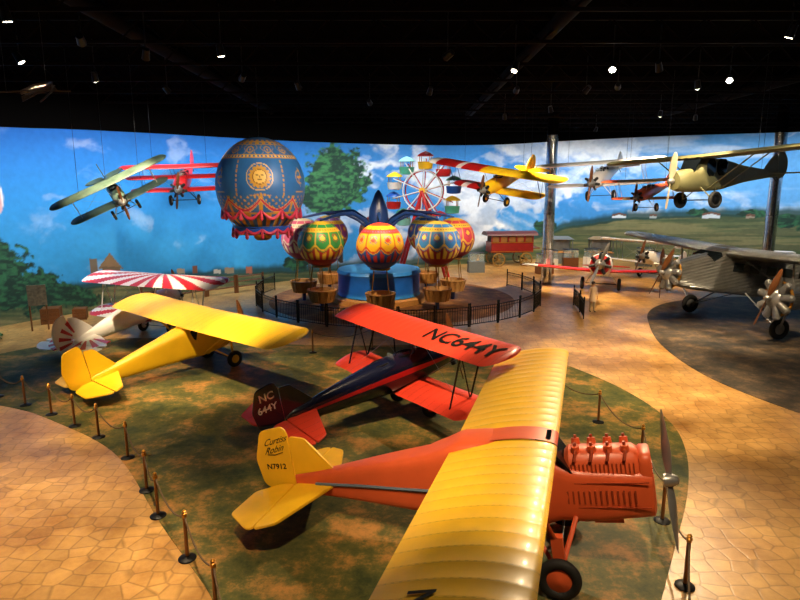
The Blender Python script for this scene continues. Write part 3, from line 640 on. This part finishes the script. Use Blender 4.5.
def bc(a,z,r):
    lat=z/R; s=(a*8/(2*math.pi))%1
    if lat>1.0: return NB
    if .88<lat<.905 or .94<lat<.955 or .6<lat<.62 or .66<lat<.675 or -.6<lat<-.57: return GD
    if .62<=lat<=.66: return GL if math.sin(a*60)>0 else NB
    if .675<lat<.88:
        q=(a*12/(2*math.pi))%1-.5; u=abs(q)*r*.52; w=(z/R-.775)*R
        return GD if (abs(math.hypot(u,w)-.14)<.022 or math.hypot(u,w)<.05 or abs(u-.24-.05*math.sin(w*20))<.012) else NB
    if -.2<=lat<=.6:
        k=((a+math.pi/2)*6/(2*math.pi)+.5)%1-.5; n=int(((a+math.pi/2)*6/(2*math.pi)+.5)//1); u=k*R*1.047; w=z-.42; d=math.hypot(u,w)
        if n%2==0:
            if d<.3: 
                if abs(w-.07)<.035 and .06<abs(u)<.16: return BRN
                if abs(u)<.025 and -.06<w<.06: return BRN
                if -.16<w<-.12 and abs(u)<.11: return BRN
                return GL
            if d<.33: return BRN
            th=math.atan2(w,u)
            if d<.42+.11*abs(math.sin(th*8)): return GD
            if abs(d-.6)<.02: return GL
            if abs(w+.84)<.03+.08*max(0,math.cos(u*5)) and abs(u)<.5 and math.sin(u*40)>-.3: return GD
        else:
            if (abs(d-.3)<.025 and u<.15) or (abs(u-.02-.1*math.sin(w*8))<.03 and abs(w)<.45) or (abs(w)<.028 and abs(u)<.22): return GD
            if abs(abs(w+.75)-.06)<.02 and abs(u)<.35: return GD
        if abs(abs(k)-.5)<.02 and math.sin(w*30)>-.4: return GD
        return NB
    if -.57<=lat<-.2:
        sw=-.28-.24*math.sin(math.pi*s)
        if abs(lat-sw)<.03: return RD
        if abs(lat-sw)<.048: return GL
        if s<.05 or s>.95: return GD
        if lat>sw and math.sin(a*40)*math.sin(z*22)>.6: return GD
        return NB
    return NB if math.sin(a*24)>0 else GD
lathepaint(prof,340,bc,'envelope',BE)
PINK=mat('crimson_drapery','#cf3450',.55,0,.15,6)
# open gallery hung under the envelope
G().lathe([(1.12,-2.3),(1.3,-2.28),(1.34,-2.2),(1.36,-1.95),(1.42,-1.92),(1.42,-1.88),(1.3,-1.88),(1.28,-2.15),(1.1,-2.22),(.6,-2.22),(.6,-2.3)],n=48,cap=False).obj('gallery_ring',BLUEP,BE)
for zz in(-1.9,-2.25): G().torus((0,0,zz),1.37,.035,'z',48,6).obj('gallery_moulding',BRASS,BE)
G().lathe([(.3,-2.6),(.42,-2.5),(.45,-2.3),(.3,-2.3),(.05,-2.62)],n=24).obj('brazier',BRASS,BE)
for i in range(12):
    a=2*math.pi*i/12; G().cyl((1.34*math.cos(a),1.34*math.sin(a),-1.9),(R*.75*math.cos(a),R*.75*math.sin(a),-1.5),.02,n=5).obj('suspension_rope',BRASS,BE)
    a2=2*math.pi*(i+1)/12
    for rr,z0,sg in((R*.88,-1.08,.4),(1.4,-1.98,.22)):
        P=[(rr*math.cos(a+(a2-a)*t),rr*math.sin(a+(a2-a)*t),z0-sg*math.sin(math.pi*t)) for t in[k/8 for k in range(9)]]
        G().tube(P,[.03+.055*math.sin(math.pi*k/8) for k in range(9)],8).obj('drapery_swag',PINK,BE)
        c=V((rr*math.cos(a),rr*math.sin(a),z0)); G().tube([c,c+V((0,0,-.3)),c+V((0,0,-.42)),c+V((0,0,-.5))],[.04,.08,.09,.02],8).obj('tassel',PINK,BE)
G().cyl((0,0,R*1.07),(0,0,12.4-6.95),.03,n=6).obj('suspension_cable',DARK,BE)
# ============================================================ BALLOON RIDE
CX,CY=-1.3,36.6
RD_=empty('balloon_carousel','blue carnival ride base with arms for small balloons','carnival ride',(CX,CY,0))
G().lathe([(2.9,0),(2.9,.35),(2.75,.4),(0.1,.4)],n=48).obj('platform',LWOOD,RD_)
dc=lambda a,z,r: lin('#1a66d0')[:3] if .62<z<1.78 else lin('#2f86e0')[:3]
lathepaint([(2.5,.4),(2.55,.45),(2.5,.55),(2.5,.7),(2.5,1.2),(2.5,1.7),(2.58,1.8),(2.5,1.98),(.6,2.1),(.05,2.12)],80,dc,'drum',RD_)
G().lathe([(.75,2.0),(.6,2.4),(.45,3.2),(.5,4.2),(.6,5.0),(.55,5.6),(.35,6.1),(.2,6.5),(.05,6.7)],n=20).obj('centre_column',NAVY,RD_)
pal=[('#ecb421','#cc3a2a','#2257a8'),('#2f8a4a','#e8bc38','#b33030'),('#e0607e','#f0e2bc','#a03a6a'),('#7a3a8a','#e0aa26','#c33a33'),('#c43a2d','#e0aa26','#1f6a3a'),('#2a5aa8','#dcbc46','#c33a33'),('#dc4450','#f0c23c','#8a2a4a'),('#3a80c4','#ecc84c','#a02c3c')]
nm=['yellow and red','green and gold','pink and cream','purple and gold','red and gold','deep blue and gold','crimson and gold','sky blue and yellow']
R8=4.6
for k in range(8):
    ang=rad(-87-45*k); d=V((math.cos(ang),math.sin(ang),0)); c=V((CX,CY,0))+d*R8
    pts=[d*.4+V((0,0,4.3)),d*1.2+V((0,0,4.95)),d*2.2+V((0,0,5.4)),d*3.3+V((0,0,5.35)),d*R8+V((0,0,5.08))]
    G().tube(pts,[.16,.13,.11,.09,.06],10).obj('ride_arm',NAVY,RD_)
    cols=[lin(h)[:3] for h in pal[k]]
    e=empty('ride_balloon','ride balloon in %s with hanging wooden tub'%nm[k],'ride balloon',c,(0,0,ang),1,'carnival ride balloons')
    def cf(a,z,r,cols=cols):
        s=(a*10/(2*math.pi))%1; v=(z-3.8)*.95
        if v>1.05: return cols[1]
        if abs(v-.72)<.03 or abs(v-.86)<.03: return cols[1]
        if .75<v<.83: return cols[2] if math.sin(a*40)>0 else cols[1]
        sw=.05-.28*math.sin(math.pi*s)
        if abs(v-sw)<.045: return cols[1]
        if abs(v-sw+.13)<.05: return cols[2]
        if v<sw-.18: return cols[2] if (v<-.72 or math.sin(a*20)<-.2) else cols[1]
        if s<.05 or s>.95: return cols[1]
        if v>.15 and math.hypot((s-.5)*.75,v-.4)<.12: return cols[1]
        if v>.15 and abs(math.hypot((s-.5)*.75,v-.4)-.19)<.02: return cols[2]
        return cols[0]
    pr=[]
    for i in range(60):
        a=math.pi*(.5-i/59*.88); pr.append((max(.03,1.28*math.cos(a)),3.8+1.25*math.sin(a)))
    lathepaint(pr,140,cf,'envelope',e)
    zq=pr[-1][1]
    G().torus((0,0,zq-.05),.5,.06,'z',24,8).obj('mouth_ring',BRASS,e)
    for i in range(4):
        a=math.pi/4+i*math.pi/2; G().cyl((.46*math.cos(a),.46*math.sin(a),zq),(.66*math.cos(a),.66*math.sin(a),1.2),.025,n=6).obj('hanger_rod',BRASS,e)
    b=G().lathe([(.3,.5),(.62,.55),(.78,1.15),(.84,1.2),(.84,1.26),(.74,1.26),(.56,.63),(.1,.61)],n=28)
    for i in range(14):
        a=rad(i*360/14); b.box((.72*math.cos(a),.72*math.sin(a),.87),(.05,.17,.62),M=Matrix.Rotation(a,3,'Z')@Matrix.Rotation(rad(14),3,'Y'))
    b.obj('seat_tub',LWOOD,e)
    G().box((0,0,.85),(.9,.3,.06)).obj('seat',REDP,e)
    G().cyl((0,0,.0),(0,0,.52),.12,n=10).obj('support_leg',NAVY,e)
o=G().lathe([(7.6,.001),(7.6,.02),(.1,.02)],(CX+.8,CY+.6,0),64).obj('ride_floor',carpetmat('brick_deck','#6a4426','#8a5a32','#b88044')); top(o,'round brown deck under the balloon ride','ride deck')
# ============================================================ IRON FENCE
def fencepanel():
    g=G(); w=1.75
    g.box((0,0,1.0),(w,.035,.04)); g.box((0,0,.85),(w,.025,.025)); g.box((0,0,.12),(w,.035,.04))
    for i in range(13): g.cyl((-w/2+w*(i+.5)/13,0,.12),(-w/2+w*(i+.5)/13,0,1.0),.013,n=5)
    for s in(-1,1): g.cyl((s*w/2,0,0),(s*w/2,0,1.12),.035,n=8); g.lathe([(.03,1.1),(.05,1.15),(.03,1.2),(.005,1.22)],(s*w/2,0,0),8)
    return g.obj('fence_panel',DARK)
fp=None; RF=8.75; n=30
for i in range(n):
    a=2*math.pi*i/n
    if 35<math.degrees(a)<160: continue
    p=(CX+1.2+RF*math.cos(a)*1.0,CY+.8+RF*math.sin(a),0)
    if fp is None: fp=fencepanel(); o=fp; top(o,'black wrought-iron fence panel around the balloon ride','fence',group='ride fence panels')
    else: o=fp.copy(); COL.objects.link(o)
    o.location=p; o.rotation_euler=(0,0,a+math.pi/2)
for x,y,a in((9.9,32.0,80),(10.2,34.0,85)):
    o=fp.copy(); COL.objects.link(o); o.location=(x,y,0); o.rotation_euler=(0,0,rad(a))
# ============================================================ FERRIS WHEEL
FW=empty('ferris_wheel','small carnival ferris wheel with colourful covered gondolas','ferris wheel',(1.7,44.5,0),(0,0,rad(-12)))
FR=2.3; FZ=6.6
MINT=mat('mint_green','#4fb59a',.4,0,.1); MINT2=mat('pale_mint','#8fd8cc',.4,0,.1)
for y in(-.45,.45):
    g=G().torus((0,y,FZ),FR*.62,.05,'y',40,6)
    for i in range(10):
        a=2*math.pi*(i+.4)/10; g.cyl((0,y,FZ),(FR*math.cos(a),y,FZ+FR*math.sin(a)),.04,n=6)
    g.obj('wheel_rim',REDP if y>0 else WHITEP,FW)
    for s in(-1,1): strut(FW,(s*1.9,y*1.6,0),(0,y*1.3,FZ),.11,REDP,'support_leg',False)
G().cyl((0,-.65,FZ),(0,.65,FZ),.22,n=16).obj('axle',YEL2,FW)
fg=[BLUEP,REDP,YEL2,MINT,WHITEP,REDP,MINT2,YEL2,BLUEP,MINT]
for i in range(10):
    a=2*math.pi*(i+.4)/10; c=V((FR*math.cos(a),0,FZ+FR*math.sin(a)))
    g=G().lathe([(.25,-.8),(.5,-.75),(.56,-.3),(.58,-.25),(.52,-.25),(.5,-.65),(.05,-.67)],c,16)
    for k in range(4): g.cyl(c+V((.5*math.cos(k*1.57+.78),.5*math.sin(k*1.57+.78),-.45)),c+V((.52*math.cos(k*1.57+.78),.52*math.sin(k*1.57+.78),.17)),.03,n=5,mi=1)
    o=g.obj('gondola',[fg[i],BRASS],FW)
    G().lathe([(.62,.14),(.54,.24),(.3,.4),(.03,.5)],c,16).obj('gondola_roof',fg[(i+3)%10],o)
# ============================================================ RED WAGON
MAROON=mat('maroon','#4c1010',.5,0,.1)
WR2=mat('wagon_red','#7c1414',.4,0,.15,3)
RW=empty('antique_wagon','dark red antique coach with arched roof and side windows','wagon',(9.7,53.2,0),(0,0,rad(8)),.95)
G().box((0,0,1.72),(4.0,1.8,.95)).obj('body',WR2,RW)
G().rings([[V((x,1.05*math.cos(a),2.8+.38*math.sin(a))) for a in[math.pi*i/10 for i in range(11)]] for x in(-2.4,2.4)]).obj('roof',MAROON,RW)
G().box((0,0,2.5),(3.8,1.6,.66)).obj('cabin_interior',mat('dark_interior','#20120c',.8,0,.1),RW)
for k in range(6): G().box((-1.95+.78*k,-.88,2.5),(.12,.06,.66)).obj('window_post',WR2,RW)
for k in range(5): G().box((-1.56+.78*k,-.84,2.48),(.6,.03,.5)).obj('side_window',mat('warm_window','#8a6238',.3,0,.3,3),RW)
for zz in(1.35,2.18): G().box((0,-.92,zz),(4.05,.05,.06)).obj('gold_trim',BRASS,RW)
for x in(-1.3,1.3):
    for s in(-1,1):
        g=G().torus((x,s*1.05,.62),.56,.06,'y',28,6)
        for k in range(10): g.cyl((x,s*1.05,.62),(x+.56*math.cos(k*.628),s*1.05,.62+.56*math.sin(k*.628)),.025,n=5)
        g.obj('wheel',mat('wagon_yellow','#8a6424',.5,0,.1),RW)
    G().cyl((x,-1.05,.62),(x,1.05,.62),.06,n=8).obj('axle',DARK,RW)
G().box((2.4,0,1.6),(.7,1.4,.12)).obj('driver_seat',WOOD,RW)
# ============================================================ BOOTHS / DISPLAY FURNITURE
def booth(loc,yaw,roof,body,lab,w=2.0,h=2.2):
    e=empty('display_kiosk',lab,'kiosk',loc,(0,0,yaw))
    G().box((0,0,.5),(w,1.2,1.0)).obj('counter',body,e); G().box((0,0,1.03),(w+.1,1.3,.06)).obj('countertop',LWOOD,e)
    for x in(-1,1):
        for y in(-1,1): G().box((x*(w/2-.06),y*.54,h/2+.5),(.1,.1,h-1)).obj('post',body,e)
    G().rings([[V((-w/2-.1,-.7,h)),V((w/2+.1,-.7,h)),V((w/2+.1,.7,h)),V((-w/2-.1,.7,h))],[V((-w/3,-.2,h+.25)),V((w/3,-.2,h+.25)),V((w/3,.2,h+.25)),V((-w/3,.2,h+.25))]]).obj('roof',roof,e)
    G().box((0,.5,1.6),(w-.3,.06,1.0)).obj('back_panel',mat('grey_panel','#8f9aa0',.6,0,.3,2),e)
GREYP=mat('grey_paint','#5f6669',.5,0,.1)
booth((14.6,54.5,0),rad(-4),GREYP,GREYP,'grey exhibit kiosk standing by the mural')
booth((18.2,54.3,0),rad(-6),mat('tan_canvas','#7d6a4a',.7,0,.1),GREYP,'tan-roofed exhibit kiosk standing by the mural')
for i,(x,y,a,mm) in enumerate(((12.6,50.4,.1,WHITEP),(14.6,51.2,-.1,WOOD),(16.6,51.6,.2,WHITEP),(21.4,52.4,-.2,GREYP),(11.6,47.8,.3,WOOD),(6.2,48.6,.1,GREYP))):
    e=empty('display_case','glass-topped exhibit display case on a %s plinth'%['white','wooden','white','grey','wooden','grey'][i],'display case',(x,y,0),(0,0,a),1,'museum display cases')
    G().box((0,0,.45),(1.3,.75,.9)).obj('plinth',mm,e); G().box((0,0,1.25),(1.2,.66,.68)).obj('glass_cover',CLEAR,e)
    G().box((0,0,1.6),(1.26,.7,.03)).obj('frame',DARK,e)
    G().lathe([(.14,.92),(.2,1.0),(.1,1.2),(.14,1.4),(.02,1.45)],(.15,0,0),14).obj('exhibit',BRASS,e)
def ptable(loc,yaw,m,lab):
    e=empty('picnic_table',lab,'table',loc,(0,0,yaw))
    for k in range(5): G().box((0,-.36+.18*k,.75),(1.8,.16,.04)).obj('top_board',m,e)
    for s in(-1,1):
        G().box((0,s*.75,.45),(1.8,.26,.04)).obj('seat_board',m,e)
        G().box((s*.65,0,.42),(.08,1.6,.06)).obj('cross_beam',m,e)
        for q in(-1,1): strut(e,(s*.65,q*.7,0),(s*.65,q*.25,.73),.05,m,'leg')
ptable((24.2,53.4,0),.3,WHITEP,'white slatted picnic table near the painted wall')
for i in range(4):
    x=-14.6+i*1.52; y=35.6+i*1.37; e=empty('rail_fence','weathered wooden split-rail fence section at foot of mural','fence',(x,y,0),(0,0,rad(42)),group='split-rail fence sections')
    for s in(0,1): G().box((s*1.9-.95,0,.6),(.12,.12,1.2)).obj('post',WOOD,e)
    for z in(.4,.75,1.05): G().cyl((-.95,0,z),(.95,0,z+.03),.045,n=7).obj('rail',WOOD,e)
for i,(x,y,s) in enumerate(((-18.0,30.3,.8),(-17.0,31.2,.6))):
    g=G(); z0=0.0
    for k in range(4):
        g.box((0,-s/2,z0+s*(k+.5)/4),(s,.03,s/4-.02)); g.box((0,s/2,z0+s*(k+.5)/4),(s,.03,s/4-.02)); g.box((-s/2,0,z0+s*(k+.5)/4),(.03,s,s/4-.02)); g.box((s/2,0,z0+s*(k+.5)/4),(.03,s,s/4-.02))
    g.box((0,0,z0+s-.02),(s,s,.04)); g.box((0,0,z0+.02),(s,s,.04))
    for a in(-1,1):
        for b in(-1,1): g.box((a*s/2,b*s/2,z0+s/2),(.07,.07,s))
    top(g.obj('crate',WOOD,loc=(x,y,0),rot=(0,0,rad(20))),'slatted wooden shipping crate near the mural','crate',group='wooden crates')
e=empty('information_panel','exhibit information panel on two posts','sign',(-17.6,28.6,0),(0,0,rad(30)))
G().box((0,0,1.75),(.8,.05,1.0)).obj('panel',mat('panel_print','#6f6550',.6,0,.6,7),e)
for s in(-1,1): G().cyl((s*.35,.03,0),(s*.35,.03,2.25),.04,n=8).obj('post',WOOD,e)
def bush(x,y,r,col,i):
    e=empty('shrub','low leafy green shrub at foot of the mural','shrub',(x,y,0),group='shrubs')
    g=G(); rn=random.Random(i)
    for k in range(300):
        a=rn.uniform(0,6.28);u=rn.uniform(0,1);ph=math.acos(u); p=V((math.sin(ph)*math.cos(a),math.sin(ph)*math.sin(a),math.cos(ph)))*r*rn.uniform(.6,1); p.z=p.z*.8+.12
        d=V((rn.uniform(-1,1),rn.uniform(-1,1),rn.uniform(-.3,1))).normalized(); t,b=basis(d); o=len(g.v); s=r*.16
        g.v+= [tuple(p-d*s),tuple(p+t*s*.5),tuple(p+d*s),tuple(p-t*s*.5)]; g.f.append((o,o+1,o+2,o+3)); g.m.append(0)
    g.obj('foliage',mat('leaf_green',col,.6,0,.3,8),e); 
    for k in range(4): G().cyl((0,0,0),(math.cos(k*1.57)*r*.4,math.sin(k*1.57)*r*.4,r*.5),.02,n=5).obj('stem',WOOD,e)
for i,(x,y,r) in enumerate(((-19,26.6,.8),(-18.4,24.4,.65),(-20.2,24,.9),(-14.2,33.4,.5))): bush(x,y,r,'#3d7a3a',i)
SG=empty('skeletal_glider','dark bare wooden frame of an early flying machine','glider',(-11.4,20.3,10.0),(rad(12),rad(-8),rad(30)),.75)
DWOOD=mat('dark_stained_wood','#2a1a10',.7,0,.1)
for s in(1,-1):
    G().tube([(.2,0,0),(.3,s*.9,.25),(.1,s*1.9,.1),(-.4,s*2.5,-.2)],.03,6).obj('wing_spar',DWOOD,SG)
    for k in range(6): G().tube([(.3,s*.4*(k+.6),.2),(-.4,s*.4*(k+.8),.1),(-1.0,s*.42*(k+.9),-.15)],.014,5).obj('wing_rib',DWOOD,SG)
G().tube([(.9,0,-.1),(0,0,0),(-1.8,0,.05)],.04,6).obj('keel',DWOOD,SG); hang(SG,[(0,0,0),(-1.5,0,0)])
# ============================================================ PERSON
def person(loc,yaw,shirt,pants,hair,label):
    e=empty('person',label,'person',loc,(0,0,yaw))
    J={'pel':(0,0,.95,.13),'wai':(0,0,1.1,.125),'che':(0,0,1.3,.15),'nec':(0,0,1.45,.06),'hd0':(0,.0,1.53,.07),'hd1':(0,0.01,1.62,.098),'hd2':(0,.0,1.7,.075)}
    for s,k in((1,'l'),(-1,'r')):
        J.update({k+'sh':(s*.17,0,1.4,.06),k+'el':(s*.25,.02,1.12,.042),k+'wr':(s*.24,-.08,.9,.028),k+'ha':(s*.235,-.1,.83,.03),
         k+'hi':(s*.09,0,.88,.1),k+'kn':(s*.1,-.03*s,.49,.062),k+'an':(s*.1,.03-.05*s,.09,.04),k+'to':(s*.12,-.13-.05*s,.04,.035)})
    E=[('pel','wai'),('wai','che'),('che','nec'),('nec','hd0'),('hd0','hd1'),('hd1','hd2')]
    for k in'lr': E+=[('che',k+'sh'),(k+'sh',k+'el'),(k+'el',k+'wr'),(k+'wr',k+'ha'),('pel',k+'hi'),(k+'hi',k+'kn'),(k+'kn',k+'an'),(k+'an',k+'to')]
    K=list(J); me=bpy.data.meshes.new('b'); me.from_pydata([J[k][:3] for k in K],[(K.index(a),K.index(b)) for a,b in E],[])
    ob=bpy.data.objects.new('b',me); COL.objects.link(ob); ob.modifiers.new('s','SKIN'); sv=me.skin_vertices[0].data
    for i,k in enumerate(K): sv[i].radius=(J[k][3],)*2; sv[i].use_root=(k=='pel')
    ob.modifiers.new('u','SUBSURF').levels=2
    dg=bpy.context.evaluated_depsgraph_get(); m2=bpy.data.meshes.new_from_object(ob.evaluated_get(dg)); bpy.data.objects.remove(ob)
    m2.materials.clear(); 
    for q in(mat('skin','#c58f6c',.5,0,.05),shirt,pants,DARK): m2.materials.append(q)
    for p in m2.polygons:
        z=p.center.z; x=abs(p.center.x); p.material_index=3 if z<.1 else 2 if z<.95 and x<.2 and not(z>.78 and x>.19) else 1 if z<1.45 and not(z<.93 and x>.19) else 0
    m2.shade_smooth(); b=bpy.data.objects.new('body',m2); COL.objects.link(b); b.parent=e
    g=G()
    for s in(1,-1):
        for f in range(4): x=s*.235; y=-.13+.022*f; g.tube([(x,y,.815),(x,y-.004,.775),(x-s*.008,y,.745-.008*(f%2))],[.009,.008,.006],6)
        g.tube([(s*.225,-.13,.85),(s*.215,-.155,.825),(s*.212,-.16,.80)],[.01,.009,.007],6)
    g.obj('fingers',MC['skin'],e)
    G().lathe([(.108,-.06),(.112,0),(.1,.06),(.06,.1),(.01,.112)],(0,.018,1.645),16).obj('hair',hair,e)
    g=G().cyl((0,-.085,1.64),(0,-.115,1.6),.012,.018,8)
    for s in(1,-1): g.lathe([(.005,-.03),(.02,-.02),(.02,.02),(.005,.03)],(s*.1,0,1.62),8)
    g.obj('face_features',MC['skin'],e)
    G().lathe([(.19,.62),(.17,.8),(.155,.98),(.15,1.1),(.18,1.3),(.17,1.38),(.1,1.44)],n=20,cap=False).obj('coat',shirt,e)
TAN=mat('tan_cloth','#c7a987',.8,0,.1); JEAN=mat('beige_cloth','#9c8468',.8,0,.1); HAIR=mat('brown_hair','#2c1c12',.6,0,.1)
person((10.75,32.9,0),rad(10),TAN,JEAN,HAIR,'person standing in a long tan coat on the path')
# ============================================================ FIXTURES
LENS=mat('lamp_lens',(1,.85,.62,1),.3,0,0,emit=25); LENSB=mat('bright_lamp_lens',(1,.86,.65,1),.3,0,0,emit=180)
def fixture(x,y,z,tx,ty,bright=False,tz=0):
    e=empty('spotlight','black track spotlight hanging from the ceiling','spotlight',(x,y,z),group='ceiling spotlights')
    G().cyl((0,0,.1),(0,0,12.4-z),.02,n=6).obj('stem',DARK,e)
    d=(V((tx,ty,tz))-V((x,y,z))).normalized(); a=V((0,0,0))-d*.22; b=V((0,0,0))+d*.12
    G().cyl(a,b,.1,.13,16).obj('lamp_housing',DARK,e)
    G().cyl(b+d*.001,b+d*.012,.1,.1,16).obj('lens',LENSB if bright else LENS,e)
    return V((x,y,z))+d*.16,d
def spot(p,tgt,power,ang=45,blend=.6,col=(1,.74,.46),r=.07):
    l=bpy.data.lights.new('spot','SPOT'); l.energy=power; l.spot_size=rad(ang); l.spot_blend=blend; l.color=col; l.shadow_soft_size=r
    o=bpy.data.objects.new('spot_lamp',l); COL.objects.link(o); o.location=p; o.rotation_euler=(V(tgt)-V(p)).to_track_quat('-Z','Y').to_euler()
WARM=(1,.75,.45); NEUT=(1,.86,.68)
FX=[ # x,y,z, target, power, angle, bright
(7.4,22,11,(2.2,12,1.5),8000,46,1),(12.7,24.3,11,(5,9.5,1.2),5500,36,1),(12.2,25.8,11,(15,29,2),5000,60,1),(8.2,34,11,(12,39,0),11000,60,0),
(-12.3,20.5,11,(-7,22,1),8500,46,0),(-4.2,26,11,(-1.3,35,2),8500,40,0),(1.3,27.5,11,(-1,35,3),8500,40,0),(-11.6,24,11,(-12.4,28.2,2),6000,55,0),
(5,13.8,11.2,(9,20,0),10000,55,1),(20,21,11,(17,28,2),10000,50,0),(6.3,37.5,11,(9,46,0),10000,60,0),(-2,14,11.2,(.5,18.5,1.5),8000,40,0),
(-6,12,11.2,(-8.5,9.5,0),6500,60,0),(-13,13,11.2,(-11,15,0),6500,60,0),(-2,5,11.2,(-1.5,10.5,1),5000,42,0),(11,18,11.2,(9,22,0),10500,50,0),(16,20,11,(9.5,28,0),13000,42,1),
(1.5,20,11,(-6.8,29.5,6.5),8500,26,0),(14.5,46,11,(13,53,0),7000,70,0),(14,18,11,(13,28,7.5),3800,36,0),(-9,18,11,(-11.8,27.5,7),6000,32,0),(5,27,11,(5,38,7.5),7000,32,0),(9,26,11,(13.5,41,7),8000,26,0),(4,22,11,(.5,18.5,1),5000,46,0),(-5,14,11.2,(-8,21,1),7500,38,0),(24,30,11,(24,24,0),900,60,0),(3,5,11.2,(3.2,10,2),4500,46,0),(-1.5,31,11,(1.5,44,6),6000,30,0),  # includes a spot added to brighten the hanging balloon
(15,36,11,(14.5,40,1),7000,60,0),(-4,11,11.2,(-6.5,7.5,0),4000,50,0),(18,38,11,(21,45,1),8000,60,0),(9,22,11,(13.5,28.5,2.5),9000,36,1),(12,18,11,(16,26,2),8000,34,0),(-5.5,19.5,11,(-4.5,21.5,0),4500,34,0),(-9.5,15.5,11,(-8.8,18,0),3500,34,0),  # includes a spot added to brighten the airliner engines
(-10,27,11,(-5.8,35.5,3.6),9000,30,0),(8,27,11,(3,35.5,3.6),9000,30,0),(-8,20,11,(-12.3,27,1.5),8000,32,0),(7,9,11.2,(9,14,0),4500,60,0),(-6,24,11,(-12,34,7),6000,24,0)]  # includes spots added to brighten the side ride balloons and the white biplane
for x,y,z,t,p,a,b in FX:
    q,d=fixture(x,y,z,t[0],t[1],bool(b),t[2]); spot(q,t,p*.8,a,.65,NEUT if t[2]>=3.5 else WARM)
for s in range(-150,1000,62):
    w=cr(np.array([float(s)]))[0]; w2=cr(np.array([float(s+8)]))[0]; tn=V((w2[1]-w[1],w2[2]-w[2],0)).normalized(); nrm=V((tn.y,-tn.x,0))
    p=V((w[1],w[2],0))+nrm*5.5; p.z=11.2
    l=bpy.data.lights.new('wash','AREA'); l.shape='RECTANGLE'; l.size=4.5; l.size_y=.3; l.energy=250 if s<420 else 265; l.color=(.9,.96,1) ; l.spread=rad(115)
    o=bpy.data.objects.new('mural_washer',l); COL.objects.link(o); o.location=p; o.rotation_euler=(V((w[1],w[2],4.4))-p).to_track_quat('-Z','Y').to_euler()
w=bpy.data.worlds.new('w'); bpy.context.scene.world=w; w.use_nodes=True; w.node_tree.nodes['Background'].inputs[0].default_value=(.75,.8,1,1); w.node_tree.nodes['Background'].inputs[1].default_value=.01
cd=bpy.data.cameras.new('camera'); cam=bpy.data.objects.new('camera',cd); COL.objects.link(cam); cd.lens=27; cd.sensor_width=36; cam.location=(0,0,7); cam.rotation_euler=(rad(90-10.85),0,0)
bpy.context.scene.camera=cam
bpy.context.scene.view_settings.view_transform='Standard'
